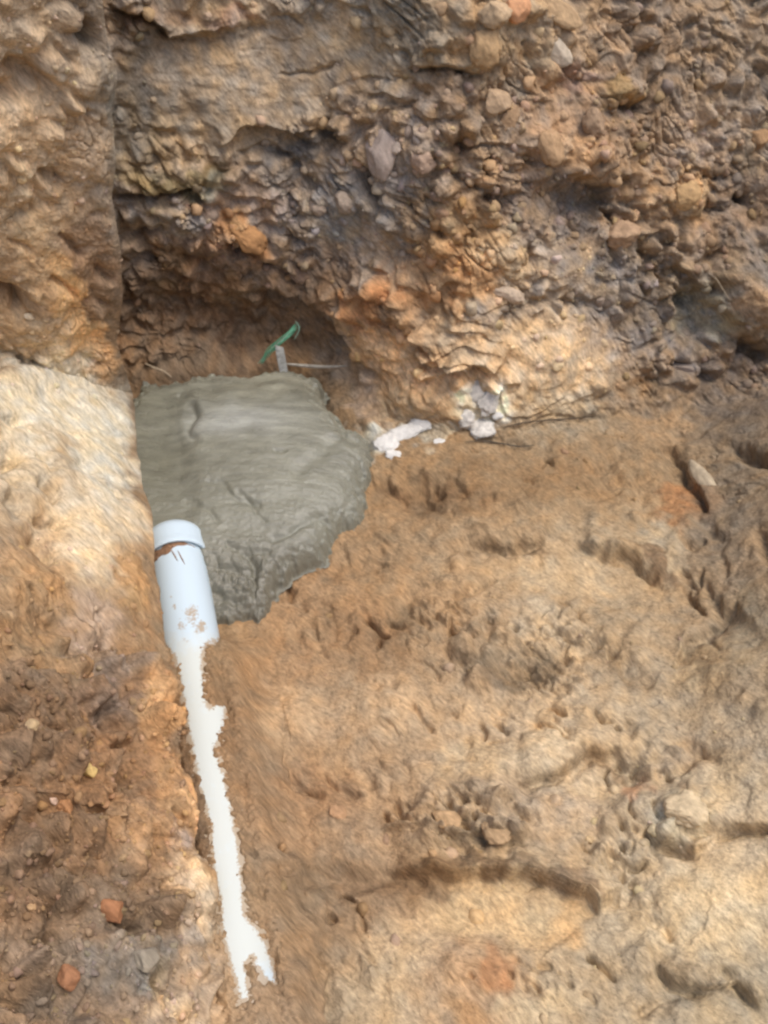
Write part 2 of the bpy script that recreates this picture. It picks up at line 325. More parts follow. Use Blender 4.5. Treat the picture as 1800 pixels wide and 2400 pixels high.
# ------------------------------------------------------------------ relief, in metres; coordinates over the photograph
# groove: polyline, half width px, depth m ; ledge: polyline, height m, reach px (surface stands proud on the LEFT of travel: up when going right)
GROOVE = [
 ([(1106,1033),(1204,1039),(1252,1044)],4,.006),([(1165,1015),(1280,985),(1388,976),(1500,962)],5,.008),
 ([(1390,1100),(1455,1075)],10,.016),([(1405,1160),(1440,1150)],12,.010),([(1079,1272),(1225,1277),(1285,1277)],9,.016),
 ([(1345,1272),(1420,1304),(1486,1320),(1567,1366)],9,.022),([(1612,1375),(1650,1432)],6,.016),([(1655,1370),(1682,1430)],8,.018),
 ([(1590,1050),(1612,1100),(1636,1170),(1660,1215)],8,.012),([(1285,1440),(1320,1480),(1350,1505)],6,.014),
 ([(1370,1460),(1400,1500),(1450,1545)],9,.022),([(1450,1545),(1500,1580),(1540,1605)],12,.016),([(1160,1575),(1230,1580),(1270,1570)],22,.016),
 ([(1050,1400),(1090,1430),(1120,1440)],4,.007),([(960,1540),(1010,1560),(1040,1592)],4,.009),([(1060,1395),(1160,1362)],5,.008),
 ([(1204,1839),(1280,1833),(1334,1800),(1388,1774),(1442,1768)],12,.014),([(1442,1768),(1486,1792),(1480,1840)],20,.026),
 ([(975,1670),(1010,1702)],7,.018),([(1240,1690),(1290,1712),(1345,1745)],5,.010),([(1150,1735),(1220,1727)],5,.010),
 ([(1290,1645),(1320,1680)],6,.014),([(1395,1660),(1410,1690)],6,.01),([(1470,1700),(1480,1715)],12,.02),
 ([(1580,1725),(1620,1760),(1690,1790)],12,.016),([(1565,1830),(1610,1800)],9,.012),
 ([(930,1890),(950,1930),(985,1950)],10,.022),([(1000,1945),(1060,1935),(1095,1965)],7,.018),([(1070,1985),(1090,2000)],14,.022),
 ([(1215,1955),(1235,1985)],16,.018),([(1430,1920),(1470,1950)],9,.014),([(1440,2020),(1485,2065)],12,.02),
 ([(1520,1942),(1551,1992),(1627,2009)],9,.024),([(1605,1969),(1714,1950),(1830,1955)],9,.02),
 ([(1500,2120),(1560,2170),(1590,2210)],9,.014),([(1540,2255),(1573,2300),(1660,2325)],9,.018),([(1676,2270),(1730,2300),(1775,2375)],11,.02),
 ([(1500,2380),(1540,2345),(1590,2325)],10,.016),([(1220,2250),(1270,2290)],5,.008),([(1390,2245),(1440,2300)],6,.012),
 ([(1640,960+270),(1680,1260)],10,.012),([(1720,1045),(1760,1062),(1830,1092)],12,.03),([(776,2270),(783,2420)],8,.022),
 ([(651,1700),(660,1790),(700,1840),(752,1872)],6,.009),([(752,1825),(800,1850),(850,1868)],7,.014),([(640,2160),(668,2240)],14,.02),
 ([(905,1140),(945,1155)],9,.014),([(930,1210),(990,1225)],14,.008),([(850,1320),(885,1325)],16,.012),([(760,1420),(800,1480)],14,.014),
 ([(690,1390),(720,1420)],9,.01),([(880,1600),(920,1612)],12,.013),([(560,1440),(600,1452)],8,.01),([(1620,1500),(1660,1470),(1700,1420)],10,.01),
 ([(470,1460),(520,1500)],6,.006),([(1690,1300),(1705,1350)],8,.01),([(590,1380),(650,1345)],5,.006),([(1780,1270),(1810,1320)],16,.03),
 # end wall
 ([(955,168),(1025,157),(1133,179)],6,.022),([(250,18),(300,42),(335,35),(372,60),(400,84)],7,.028),([(400,84),(470,92),(520,80),(590,68)],6,.014),
 ([(1440,245),(1480,250),(1500,232)],9,.028),([(1500,232),(1530,185),(1565,162)],7,.016),([(1215,368),(1250,388)],8,.02),
 ([(1080,338),(1088,342)],12,.03),([(1310,405),(1400,440),(1470,425)],7,.02),([(1420,488),(1465,512)],7,.026),
 ([(1500,380),(1535,410)],8,.02),([(1738,458),(1750,466)],9,.05),([(1630,612),(1680,600)],8,.022),([(1580,722),(1640,700),(1685,672)],11,.03),
 ([(1725,810),(1755,818),(1790,850)],22,.06),([(1640,500),(1700,490),(1760,470)],6,.014),([(1560,600),(1590,650)],5,.012),
 ([(765,312),(790,305)],16,.05),([(700,335),(765,318)],9,.02),([(560,352),(620,345),(680,372)],7,.018),([(680,372),(700,400),(735,432)],7,.018),
 ([(290,385),(380,382),(405,410)],6,.018),([(265,457),(400,452),(440,442),(475,468)],8,.03),([(300,552),(370,545)],10,.025),
 ([(350,500),(390,530)],5,.012),([(295,590),(350,602),(380,620)],12,.03),([(530,560),(560,592),(610,612)],8,.028),
 ([(610,612),(660,640),(705,665)],8,.026),([(450,608),(480,630)],9,.022),([(300,760),(350,780)],10,.01),
 ([(855,430),(890,480)],9,.03),([(840,400),(860,440)],9,.03),([(1000,290),(1060,330)],7,.014),([(940,480),(980,500),(1040,560)],7,.014),
 ([(1050,400),(1130,450),(1180,480)],7,.018),([(930,250),(1000,230)],6,.012),([(1180,200),(1230,250)],7,.014),([(1230,110),(1260,170)],6,.014),
 ([(945,605),(975,612)],10,.02),([(1100,580),(1140,600)],7,.012),([(1220,560),(1260,640),(1240,690)],6,.012),([(1420,560),(1450,610)],8,.02),
 ([(1160,760),(1210,720),(1280,700),(1400,710)],7,.014),([(1500,560),(1530,640),(1600,700)],8,.018),([(1560,850),(1620,870),(1690,880)],9,.02),
 ([(1500,820),(1560,790),(1620,780)],8,.016),([(870,740),(930,770),(960,800)],7,.012),([(660,180),(720,170),(790,150)],5,.01),
]
_rc = np.random.default_rng(77)
for (cx_, cy_, sx_, sy_, n_) in [(1230,1500,190,80,16),(1080,1900,150,60,14),(1060,1450,110,60,8),(1480,1960,90,90,9),(1250,2300,150,50,8),(740,1450,120,80,7),(1500,1760,90,60,6),(1180,1690,160,40,9),(760,2060,90,110,8),(1600,1330,120,90,7),(1100,1120,200,70,9)]:
    for _ in range(n_):
        x_ = cx_+_rc.normal()*sx_*.6; y_ = cy_+_rc.normal()*sy_*.6; L_ = 14+_rc.random()**2*55; a_ = math.radians(_rc.normal(48, 22))
        m1 = _rc.normal(0, .18)*L_
        GROOVE.append(([(x_, y_), (x_+L_*.5*math.cos(a_)-m1*math.sin(a_), y_+L_*.5*math.sin(a_)+m1*math.cos(a_)), (x_+L_*math.cos(a_), y_+L_*math.sin(a_))], 3.2+_rc.random()*4.5, .004+_rc.random()*.010))
LEDGE = [   # proud on the left side of travel
 ([(500,338),(560,300),(620,292),(700,318),(770,300)],.022,70),
 ([(960,775),(981,800),(1046,843),(1117,854),(1160,880)],.030,60),
 ([(955,168),(1025,157),(1133,179)],.018,60),
 ([(900,2046),(1063,2064),(1225,2055),(1377,2100),(1410,2140)],.030,110),
 ([(1345,1270),(1420,1302),(1486,1318),(1567,1362)],.014,70),
 ([(1079,1270),(1225,1275),(1285,1275)],.010,60),
 ([(1204,1835),(1280,1829),(1334,1796),(1388,1770),(1442,1764),(1490,1800)],.016,80),
 ([(1518,1938),(1551,1988),(1627,2005),(1714,1944),(1830,1950)],.016,70),
 ([(820,860),(815,800),(770,745),(700,707),(600,690)],-.035,60),
 ([(265,452),(400,448),(440,438),(475,463)],.020,60),
 ([(240,12),(300,37),(335,30),(372,55),(400,80),(590,62)],.020,60),
 ([(1300,405),(1400,440),(1475,428)],.03,60),
 ([(1560,600),(1640,690),(1700,740),(1760,800),(1820,860)],.02,80),
 ([(1668,1222),(1612,1100),(1580,1030)],-.02,60),
 ([(1720,1400),(1670,1450),(1600,1500),(1590,1560)],-.016,80),
 ([(1540,2255),(1573,2300),(1660,2321),(1730,2296),(1775,2375)],.016,70),
 ([(880,1960),(985,1950),(1095,1975),(1235,1990)],.018,60),
]
HUMP = [    # x, y, rx, ry, rot, height
 (1350,1350,190,50,12,-.012),(1180,2160,230,60,3,-.010),(1400,1840,110,40,10,-.012),(1270,1760,120,50,-15,.012),(690,1700,60,80,0,.014),
 (900,1660,90,70,0,.012),(1000,1170,110,40,0,-.014),(940,1425,60,40,-30,-.012),(1250,1560,130,40,8,-.014),(1620,1200,60,60,0,.014),
 (1700,1560,90,80,0,.014),(1640,2100,150,110,0,.01),(1600,1900,60,55,0,.022),(1120,1890,110,60,10,.018),(1080,2290,60,60,0,.012),
 (720,2200,60,100,0,.012),(870,2060,110,30,0,-.014),(1010,930,90,60,0,.02),(560,790,210,90,0,-.05),(430,720,120,80,0,-.03),
 (1140,110,40,45,0,.02),(1165,35,40,30,0,.02),(1370,470,110,50,10,-.03),(1340,360,90,45,15,.02),(1455,215,45,25,-20,.02),
 (1190,600,50,50,0,.016),(1600,470,50,55,0,.02),(1720,640,50,50,0,.02),(1770,720,50,80,0,.05),(1640,750,60,60,-30,-.035),(410,410,110,30,0,.016),
 (410,500,90,35,10,.022),(560,540,45,30,20,.024),(860,480,60,60,0,.012),(780,700,50,60,0,.016),(900,700,60,60,0,.02),(1300,840,130,80,10,.012),
 (1330,620,50,55,0,.01),(1240,30,60,25,0,.015),(1050,80,50,50,0,.015),(700,520,60,40,0,.014),(640,590,40,30,0,.012),(1000,350,50,40,0,.012),
]
ROUGH = [   # x, y, rx, ry, roughness target, strength
 (520,190,300,130,.06,.95),(780,110,120,90,.08,.85),(1300,840,170,100,.12,.9),(1340,620,80,70,.08,.9),(820,560,60,50,.1,.7),(560,780,250,80,.45,.7),
 (1330,1350,200,50,.07,.9),(1180,2160,220,55,.08,.9),(1280,1770,120,50,.07,.9),(1400,1845,80,35,.1,.9),(690,1690,90,80,.12,.8),
 (900,1660,90,60,.1,.8),(1640,2120,170,110,.1,.8),(1750,1480,60,120,.1,.7),(1660,1570,70,60,.1,.7),(1100,1190,260,100,.22,.7),(1680,2060,140,80,.08,.8),(1650,1720,120,80,.1,.7),(1150,1690,110,60,.15,.7),(800,1480,90,50,.12,.6),(980,2200,120,60,.1,.7),
 (1090,1930,190,75,1.1,.9),(1250,1540,220,100,.85,.85),(1060,1480,160,70,.7,.8),(720,1430,150,90,.4,.5),(780,1900,200,80,.45,.5),
 (700,2080,160,120,.55,.6),(1480,1960,130,110,.85,.8),(1500,2150,70,110,.7,.8),(1250,2320,180,60,.7,.8),(1530,1760,90,60,.7,.7),(1200,1680,160,40,.6,.7),(800,2300,120,110,.5,.5),
 (470,1950,40,300,.06,.95),(1620,1100,90,110,.6,.6),(1740,1200,80,120,.55,.6),(990,940,120,70,.4,.6),(1560,1000,120,50,.25,.5),(1150,1350,160,60,.15,.6),(1480,1440,90,60,.2,.6),
 (620,1560,120,120,.25,.5),
]
def relief(P, px, py, u, v, rough0, bank=False):
    wx = px + perlin(P, 16, 31)*22 + perlin(P, 60, 32)*9; wy = py + perlin(P, 16, 33)*22 + perlin(P, 60, 34)*9
    h = np.zeros(px.shape); R = rough0.copy()
    gnoise = np.clip(.5+.9*perlin(P, 11, 77)+.35*perlin(P, 50, 76), 0, 1)
    if not bank:
        for (cx, cy, rx, ry, t, st) in ROUGH:
            e = np.hypot((wx-cx)/rx, (wy-cy)/ry); w = st*(1-sstep(.6, 1.3, e)); R = R*(1-w)+t*w
    for (cx, cy, rx, ry, rot, hh) in (HUMP if not bank else HUMP_B):
        a = math.radians(rot); dx = wx-cx; dy = wy-cy
        e2 = ((dx*math.cos(a)+dy*math.sin(a))/rx)**2+((-dx*math.sin(a)+dy*math.cos(a))/ry)**2
        h += hh*(1.5 if (cy > 1050 and not bank) else (.8 if bank else 1.5))*np.exp(-e2)
    for kind, items in (('g', GROOVE if not bank else GROOVE_B), ('l', LEDGE if not bank else [])):
        for it in items:
            if kind == 'g' and not bank and it[0][0][1] > 1020: it = (it[0], it[1]*(1.15 if it[1] > 6 else 1.0), it[2]*(.95 if it[1] > 6 else 1.5))
            pts = it[0]; a = np.array(pts); pad = (4*it[1] if kind == 'g' else it[2]*2.2)+20
            m = (wx > a[:, 0].min()-pad) & (wx < a[:, 0].max()+pad) & (wy > a[:, 1].min()-pad) & (wy < a[:, 1].max()+pad)
            if not m.any(): continue
            d, s, t = seg_dist(wx[m], wy[m], pts)
            if kind == 'g':
                taper = np.clip(np.minimum(t, 1-t)*5+.35, 0, 1) if len(pts) > 2 else 1
                gn = gnoise[m]
                h[m] -= it[2]*taper*(.35+1.3*gn)*(.75*np.exp(-(d/(it[1]*(.55+1.0*gn)))**2)+.35*np.exp(-d/(it[1]*2.2)))
            else:
                end = sstep(0, .12, t)*sstep(0, .12, 1-t)
                # left of travel in image coords (y down): s < 0
                prof = np.where(s < 0, np.exp(-d/it[2]), -0.25*np.exp(-d/it[2]))*1.0
                prof = prof*np.clip(d/5, 0, 1)
                h[m] += it[1]*1.35*end*prof
    # crumbly soil
    wu = u + perlin(P, 30, 41)*.012; wv = v + perlin(P, 30, 42)*.012
    d1, e1, v1 = worley2(wu, wv, 20, 1)
    d2, e2, v2 = worley2(wu*1.1+3, wv, 46, 2)
    d3, e3, v3 = worley2(wu+7, wv*1.1, 120, 3)
    sel = np.clip(perlin(P, 9, 43)*2.2+.5, 0, 1)
    lump1 = sstep(-.05, .7, e1)*(.3+v1)*np.clip(1-d1*d1*.9, 0, 1)*1.25
    lump2 = sstep(-.05, .7, e2)*(.2+v2)*np.clip(1-d2*d2, 0, 1)
    lump3 = sstep(0, .4, e3)*v3
    sel2 = np.clip(perlin(P, 14, 83)*2.5+.35, 0, 1)
    h += R*(.030*(lump1-.35)*sel + .005*(lump2-.35)*sel2 + .0028*(lump3-.4)*(.3+sel2))
    Q = stretch(P)
    # shelves that break off sharply on their lower side
    ph = P[..., 2]*16+P[..., 1]*9+perlin(P, 7, 84)*3.2+perlin(P, 22, 85)*.9
    fr = ph-np.floor(ph); saw = (sstep(0, .16, fr)*(1-fr))*np.clip(perlin(P, 6, 86)*2+.5, 0, 1)
    h += R*(.016*perlin(P, 15, 91)+.010*perlin(P, 26, 92))
    h += (.25+.75*R)*(.034*perlin(P, 4.5, 44)) + R*(.026*np.abs(perlin(P, 9, 45)) + .013*saw*(.35 if bank else 1) + .010*np.abs(perlin(P, 31, 46)) + .006*perlin(P, 60, 47))
    h += (.3+.35*R)*(.0042*perlin(Q, 70, 48) + .0030*perlin(Q, 150, 49)+.0018*perlin(Q, 260, 50)) + .010*perlin(P, 11, 78)
    # short slanting cracks where the sand has crumbled
    Qs = stretch(P, .72); c1_ = np.abs(perlin(Qs, 34, 87)); c2_ = np.abs(perlin(Qs, 70, 88))
    pk = np.clip(perlin(P, 12, 89)*2.4+.2, 0, 1)*np.clip(R*1.4-.25, 0, 1)
    h -= pk*(.012*np.exp(-(c1_/.045)**2)+.006*np.exp(-(c2_/.07)**2))
    if not bank:
        cut = np.exp(-((px-520)/280)**4-((py-200)/150)**4)
        h += cut*(.0030*perlin(P*np.array([.25, 1, 1.]), 55, 79)+.0018*perlin(P*np.array([.3, 1, 1.]), 120, 80))
    return h, R

# ================================================================== the trench: floor and end wall as one profile, split at the foot
foot = [(-900,880,.05),(0,880,.05),(300,872,.05),(500,866,.05),(700,852,.05),(760,862,.04),(830,925,.0),(930,985,.0),(1050,1030,.0),(1180,1030,.0),(1400,985,.0),(1600,965,.0),(1850,965,.0),(2600,960,.0)]
fp = np.array([hit_z(*f) for f in foot]); fp = fp[np.argsort(fp[:, 0])]
def axis(lo, f0, f1, hi, step, nout, far=None):
    a = np.arange(f0, f1+1e-6, step)
    k = np.linspace(0, 1, nout+1)[1:]
    left = f0-(f0-lo)*k[::-1]**2.0; right = f1+(hi-f1)*k**2.0
    return np.concatenate([left, a, right])
XS = axis(-3.0, -.80, .98, 6.0, .00215, 40)
SS = axis(-4.0, -1.42, 1.12, 8.0, .00225, 60)
y0 = np.interp(XS, fp[:, 0], fp[:, 1])
k = np.hanning(121); k /= k.sum()
y0 = np.convolve(np.pad(y0, 60, mode='edge'), k, mode='valid')
theta_w = np.radians(np.interp(XS, [-.6, -.1, .25, .6, .95], [80, 76, 66, 60, 56]))
ang = theta_w[None, :]*sstep(-.05, .06, SS)[:, None]*(1-sstep(1.35, 1.55, SS))[:, None]
ds = np.diff(SS, prepend=SS[0])[:, None]
Yc = np.cumsum(np.cos(ang)*ds, 0); Zc = np.cumsum(np.sin(ang)*ds, 0)
i0 = np.argmin(np.abs(SS))
Yc = Yc - Yc[i0:i0+1] + y0[None, :]; Zc = Zc - Zc[0:1]
B = np.stack([np.broadcast_to(XS[None, :], Yc.shape), Yc, Zc], -1)
print('grid', B.shape)
# pipe axis
PR = 0.053; PZ = 0.030
A0 = hit_z(412, 1300, .05)[:2]; A1 = hit_z(562, 2290, .05)[:2]
adir = (A1-A0)/np.linalg.norm(A1-A0); aperp = np.array([-adir[1], adir[0]])   # adir points towards the viewer
if aperp[0] < 0: aperp = -aperp                                               # to the right
STRIP = [(300,1180),(520,1180),(500,1330),(508,1440),(512,1497),(490,1500),(480,1515),(478,1560),(484,1610),(490,1655),(508,1638),(532,1655),(530,1690),(518,1735),(506,1755),
 (517,1785),(532,1830),(552,1920),(564,2000),(571,2080),(576,2148),(600,2168),(626,2208),(642,2255),(648,2303),(626,2300),(608,2275),(590,2243),(577,2262),(582,2300),(592,2350),
 (560,2350),(549,2290),(534,2250),(518,2180),(514,2120),(499,2050),(494,1990),(490,1930),(472,1870),(460,1830),(448,1760),(436,1700),(420,1610),(406,1535),(370,1500),(300,1400)]
CONC = [(230,1000),(290,935),(316,905),(332,884),(400,880),(460,875),(540,868),(600,861),(640,850),(700,850),(745,866),(757,900),(770,935),(786,960),(820,985),(850,1005),(880,1040),(874,1070),(866,1105),
 (852,1150),(842,1185),(806,1220),(782,1240),(752,1280),(722,1305),(682,1330),(652,1350),(640,1378),(620,1402),(600,1430),(570,1424),(540,1438),(500,1440),(440,1440),(380,1420),(330,1330),(260,1200)]
px, py, dep = project(B)
X = B[..., 0]; Y = B[..., 1]; S = np.broadcast_to(SS[:, None], X.shape)
# rise at the right of the floor and beyond
floorw = 1-sstep(-.08, .10, S)
big = floorw*(.16*sstep(1560, 1950, px)*sstep(2500, 1500, py) + .0*px)
big = big + floorw*(1.2*sstep(1.05, 2.6, X)) + floorw*(1.25*sstep(-1.5, -3.2, S))
# broad unevenness of the floor
big += floorw*(.035*perlin(B*np.array([1, 1.0, 1]), 2.3, 1))
inb = (dep > .2) & (px > 150) & (px < 1000) & (py > 700) & (py < 1600)
sd_c = np.full(px.shape, 500.)
sd_c[inb] = poly_sdf(px[inb], py[inb]+18, CONC)
big -= floorw*.035*sstep(10, -30, sd_c)
G1 = B.copy(); G1[..., 2] += big
# soil over the pipe
dx = X-A0[0]; dy = Y-A0[1]
along = dx*adir[0]+dy*adir[1]; lat = dx*aperp[0]+dy*aperp[1]
near = (np.abs(lat) < .24) & (along > -.5) & (S < .02)
pz = PZ + np.sqrt(np.clip(PR**2-lat**2, 0, None))
q = np.stack([X, Y, pz], -1)[near]
sx, sy, _ = project(q)
jit = perlin(np.stack([X, Y, 0*X], -1)[near], 60, 51)*13 + perlin(np.stack([X, Y, 0*X], -1)[near], 130, 52)*17 + perlin(np.stack([X, Y, 0*X], -1)[near], 300, 53)*13
sdf = poly_sdf(sx, sy, STRIP)+jit
la = np.abs(lat[near]); al = along[near]
z_here = G1[..., 2][near]
edge_z = PZ+math.sqrt(PR**2-(.82*PR)**2)
cover = np.where(la < .82*PR, pz[near]+.002+.010*sstep(0, 35, sdf), z_here+(edge_z+.012-z_here)*(1-sstep(.82*PR, 2.6*PR, la)))
cov_on = sstep(.16, .27, al)                      # only where the soil rises over the pipe
cov = z_here*(1-cov_on)+cover*cov_on
inside = (sdf < 0) & (la < PR*1.05)
onp = sstep(PR*1.55, PR*.95, la)
pzc = PZ + np.sqrt(PR**2-np.clip(la, 0, .86*PR)**2)
wsd = sstep(-7, 5, sdf)*(la < PR)+(la >= PR)
soft = (pzc*wsd+pz[near]*(1-wsd))+.0085*np.tanh((sdf+1)/16)-.0005
Pn = np.stack([X, Y, 0*X], -1)[near]
soft = soft+(.0085*perlin(Pn, 95, 54)+.0050*perlin(Pn, 230, 55))*sstep(-34, -4, sdf)
znew = cov*(1-onp*cov_on)+soft*onp*cov_on
znew = np.where((cov_on < 1) & inside, np.minimum(znew, pz[near]-.012+.011*cov_on), znew)
tmp = G1[..., 2]; tmp[near] = znew; G1[..., 2] = tmp
quiet = np.ones(px.shape)                          # keep displacement small beside the pipe
qq = np.where(la < PR*.95, .14, .14+.86*sstep(PR*.95, PR*2.4, la)); quiet[near] = qq
px, py, dep = project(G1)
Nrm = grid_normals(G1)
Nrm[Nrm @ np.array([0, -.5, 1.]) < 0] *= -1
rough0 = np.where(S > .0, 1.0, .30); rough0 = .29+.71*sstep(-.06, .12, S)
h, R = relief(B, px, py, X, S, rough0)
h = h*quiet*(1-.7*sstep(10, -20, sd_c))
# keep the coarse far part calm
G2 = G1 + Nrm*h[..., None]
print('relief', time.time()-T0)
px2, py2, dep2 = project(G1)
varied = .55+.45*sstep(-.05, .1, S)
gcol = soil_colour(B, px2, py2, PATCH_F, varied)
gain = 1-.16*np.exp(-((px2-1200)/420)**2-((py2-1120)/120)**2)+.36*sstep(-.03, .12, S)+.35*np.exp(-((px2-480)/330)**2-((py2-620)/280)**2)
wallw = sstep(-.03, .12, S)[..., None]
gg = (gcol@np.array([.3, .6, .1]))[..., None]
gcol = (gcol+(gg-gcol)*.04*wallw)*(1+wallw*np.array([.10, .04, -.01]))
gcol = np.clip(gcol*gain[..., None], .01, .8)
print('colour', time.time()-T0)
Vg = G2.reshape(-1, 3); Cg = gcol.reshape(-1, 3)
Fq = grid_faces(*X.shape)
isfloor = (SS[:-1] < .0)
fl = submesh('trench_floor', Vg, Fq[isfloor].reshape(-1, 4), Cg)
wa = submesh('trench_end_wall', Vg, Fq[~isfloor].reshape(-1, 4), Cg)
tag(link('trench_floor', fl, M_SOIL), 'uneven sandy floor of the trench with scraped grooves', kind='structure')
tag(link('trench_end_wall', wa, M_SOIL), 'crumbly brown cut soil wall behind the wet concrete', kind='structure')

# ================================================================== the near bank on the left
CREST = [(228,-500),(232,-200),(240,0),(250,81),(276,179),(262,260),(272,380),(262,461),(283,586),(288,705),(273,800),(294,870),(311,925),(320,1044),(341,1147),(357,1212),(359,1315),(374,1397),
 (391,1500),(407,1543),(413,1600),(424,1708),(421,1817),(456,1890),(460,1915),(450,1980),(484,2061),(497,2142),(513,2251),(535,2360),(560,2480),(600,2700),(640,2950)]
HUMP_B = [(60,180,60,40,20,-.03),(210,80,25,35,0,-.03),(215,55,30,30,0,.015),(230,170,40,30,0,.015),(20,700,60,35,0,-.035),(30,440,60,30,0,.015),
 (110,740,90,60,20,.02),(230,640,30,60,0,-.02),(120,880,120,30,0,.02),(30,1070,60,50,0,-.02),(110,1220,50,60,0,-.018),(250,1250,60,100,0,.014),
 (70,1380,80,40,0,.02),(120,1450,60,30,0,-.018),(310,1380,40,60,0,.015),(270,1520,30,50,0,-.03),(180,1600,70,40,0,.02),(350,1640,50,70,0,.028),
 (310,1800,26,50,-15,-.035),(120,1900,90,50,0,.018),(260,2060,90,40,20,-.02),(440,1900,30,60,-20,.02),(400,2150,60,60,0,.014),(350,2260,50,40,0,.02),(80,2300,90,40,0,.015)]
GROOVE_B = [([(205,70),(225,105)],16,.035),([(45,175),(110,190)],20,.03),([(0,215),(40,235)],12,.02),([(110,405),(140,425)],9,.02),([(75,470),(90,500)],10,.02),
 ([(30,570),(70,590)],9,.018),([(150,560),(190,590)],9,.018),([(0,695),(30,710),(60,730)],13,.04),([(135,660),(180,700)],9,.022),([(240,640),(260,660)],10,.02),
 ([(0,240),(60,215)],10,.014),([(200,270),(225,265)],9,.016),([(30,980),(55,975)],10,.02),([(0,1055),(50,1065)],11,.024),([(95,1065),(120,1090)],8,.02),
 ([(10,1100),(50,1115)],9,.018),([(115,1120),(140,1150)],9,.02),([(30,1160),(60,1180)],10,.02),([(262,1150),(285,1170)],9,.02),([(195,1080),(215,1110)],7,.008),
 ([(100,1265),(125,1300)],13,.034),([(110,1200),(150,1215)],8,.018),([(130,1350),(150,1370)],8,.016),([(60,1390),(120,1410)],6,.018),([(65,1565),(110,1552),(155,1580)],8,.022),
 ([(270,1510),(290,1560)],9,.024),([(240,1430),(262,1460)],7,.012),([(300,1780),(310,1815),(325,1850)],12,.04),([(0,1660),(40,1690)],8,.018),([(110,1700),(150,1720)],7,.014),
 ([(170,1750),(215,1760)],7,.012),([(250,1700),(290,1760)],8,.014),([(60,1900),(90,1920)],8,.018),([(190,1980),(230,2010)],8,.016),([(230,2165),(280,2195),(330,2190)],8,.022),
 ([(300,2120),(400,2130)],8,.02),([(340,2080),(380,2100)],7,.014),([(20,2240),(60,2300)],8,.016),([(120,2190),(160,2230)],7,.014),([(0,2330),(50,2360)],9,.02),
 ([(350,2310),(400,2330)],9,.02),([(470,2150),(500,2240)],7,.012),([(400,1900),(420,1930)],8,.018),([(360,1980),(400,1990)],7,.012),([(250,1860),(280,1880)],6,.012)]
cr = np.array(CREST, float)
# crest height above the floor: low by the pipe, climbing up the corner with the end wall
def crest_point(x, y):
    if y >= 930:
        return hit_z(x, y, .125+.02*sstep(930, 1300, y)-.065*sstep(1750, 2350, y))
    d = ray(x, y)
    bottom = hit_z(311, 925, .125)
    # climb: y position keeps in front of the end wall
    t = (925-y)/925.
    Yt = bottom[1] - .03*t
    tt = (Yt-CAM[1])/d[1]
    return CAM+tt*d
cp = np.array([crest_point(*c) for c in CREST])
seg = np.linalg.norm(np.diff(cp, axis=0), axis=1); arc = np.concatenate([[0], np.cumsum(seg)])
rows = np.arange(0, arc[-1], .0023)
CP = np.stack([np.interp(rows, arc, cp[:, i]) for i in range(3)], -1)
PYR = np.interp(rows, arc, cr[:, 1])
kk = np.hanning(9); kk /= kk.sum()
CP = np.stack([np.convolve(np.pad(CP[:, i], 4, mode='edge'), kk, mode='valid') for i in range(3)], -1)
def lerp3(keys, vals, x):
    return np.stack([np.interp(x, keys, [v[i] for v in vals]) for i in range(3)], -1)
E = lerp3([0, 700, 1000, 1600, 2400], [(-.62,-.62,.42), (-.62,-.60,.45), (-.66,-.30,.66), (-.66,-.14,.72), (-.70,-.05,.70)], PYR)
E /= np.linalg.norm(E, axis=1)[:, None]
Dn = lerp3([0, 700, 1000, 2400], [(-.35,.85,-.2), (-.35,.75,-.5), (-.25,.15,-.95), (-.25,.05,-.95)], PYR)      # far side of the crest, falling away
Dn /= np.linalg.norm(Dn, axis=1)[:, None]
W = np.concatenate([np.arange(0, .50, .0026), .50+np.cumsum(np.linspace(.01, .25, 14))])
DD = np.array([.30, .22, .15, .11, .08, .06, .045, .034, .026, .019, .014, .010, .007, .004, .002])
cols = []
for d in DD: cols.append(CP + Dn*d)
for w in W:
    e = E.copy()
    P = CP + e*w
    if w > .5: P = CP + e*.5 + np.array([-1., 0, .02])*(w-.5)
    cols.append(P)
Bk = np.stack(cols, 1)
UU = np.concatenate([-DD, W])[None, :] + 0*rows[:, None]; VV = rows[:, None]+0*UU
# round off the crest
nb = grid_normals(Bk)
flip = (nb @ np.array([.6, -.5, .7])).mean() < 0
if flip: nb = -nb
crn = np.exp(-(np.clip(UU, 0, None)/.02)**2)
pxb, pyb, _ = project(Bk)
hb, _ = relief(Bk, pxb, pyb, UU, VV, np.full(UU.shape, .95)+.30*sstep(1400, 1600, pyb)-.35*sstep(900, 820, pyb)-.70*np.clip(sstep(840, 900, pyb)*sstep(1420, 1250, pyb-pxb*.5), 0, 1), bank=True)
nb[:, :len(DD)+6] = nb[:, len(DD)+6:len(DD)+7]
hb *= 1-.6*crn*sstep(1000, 850, pyb)-.35*crn
hb[:, :8] *= .3
Bk2 = Bk + nb*hb[..., None]
bcol = soil_colour(Bk, pxb, pyb, PATCH_B, (.65+.25*sstep(1350, 1600, pyb)))
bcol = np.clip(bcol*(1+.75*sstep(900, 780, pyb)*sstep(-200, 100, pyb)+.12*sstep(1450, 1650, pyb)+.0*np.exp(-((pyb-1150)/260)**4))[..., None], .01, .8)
bm_ = mesh_np('trench_side_wall', Bk2.reshape(-1, 3), grid_faces(*UU.shape).reshape(-1, 4), bcol.reshape(-1, 3))
tag(link('trench_side_wall', bm_, M_SOIL), 'sloping brown and cream soil side of the trench at the left', kind='structure')
print('bank', Bk.shape, time.time()-T0)

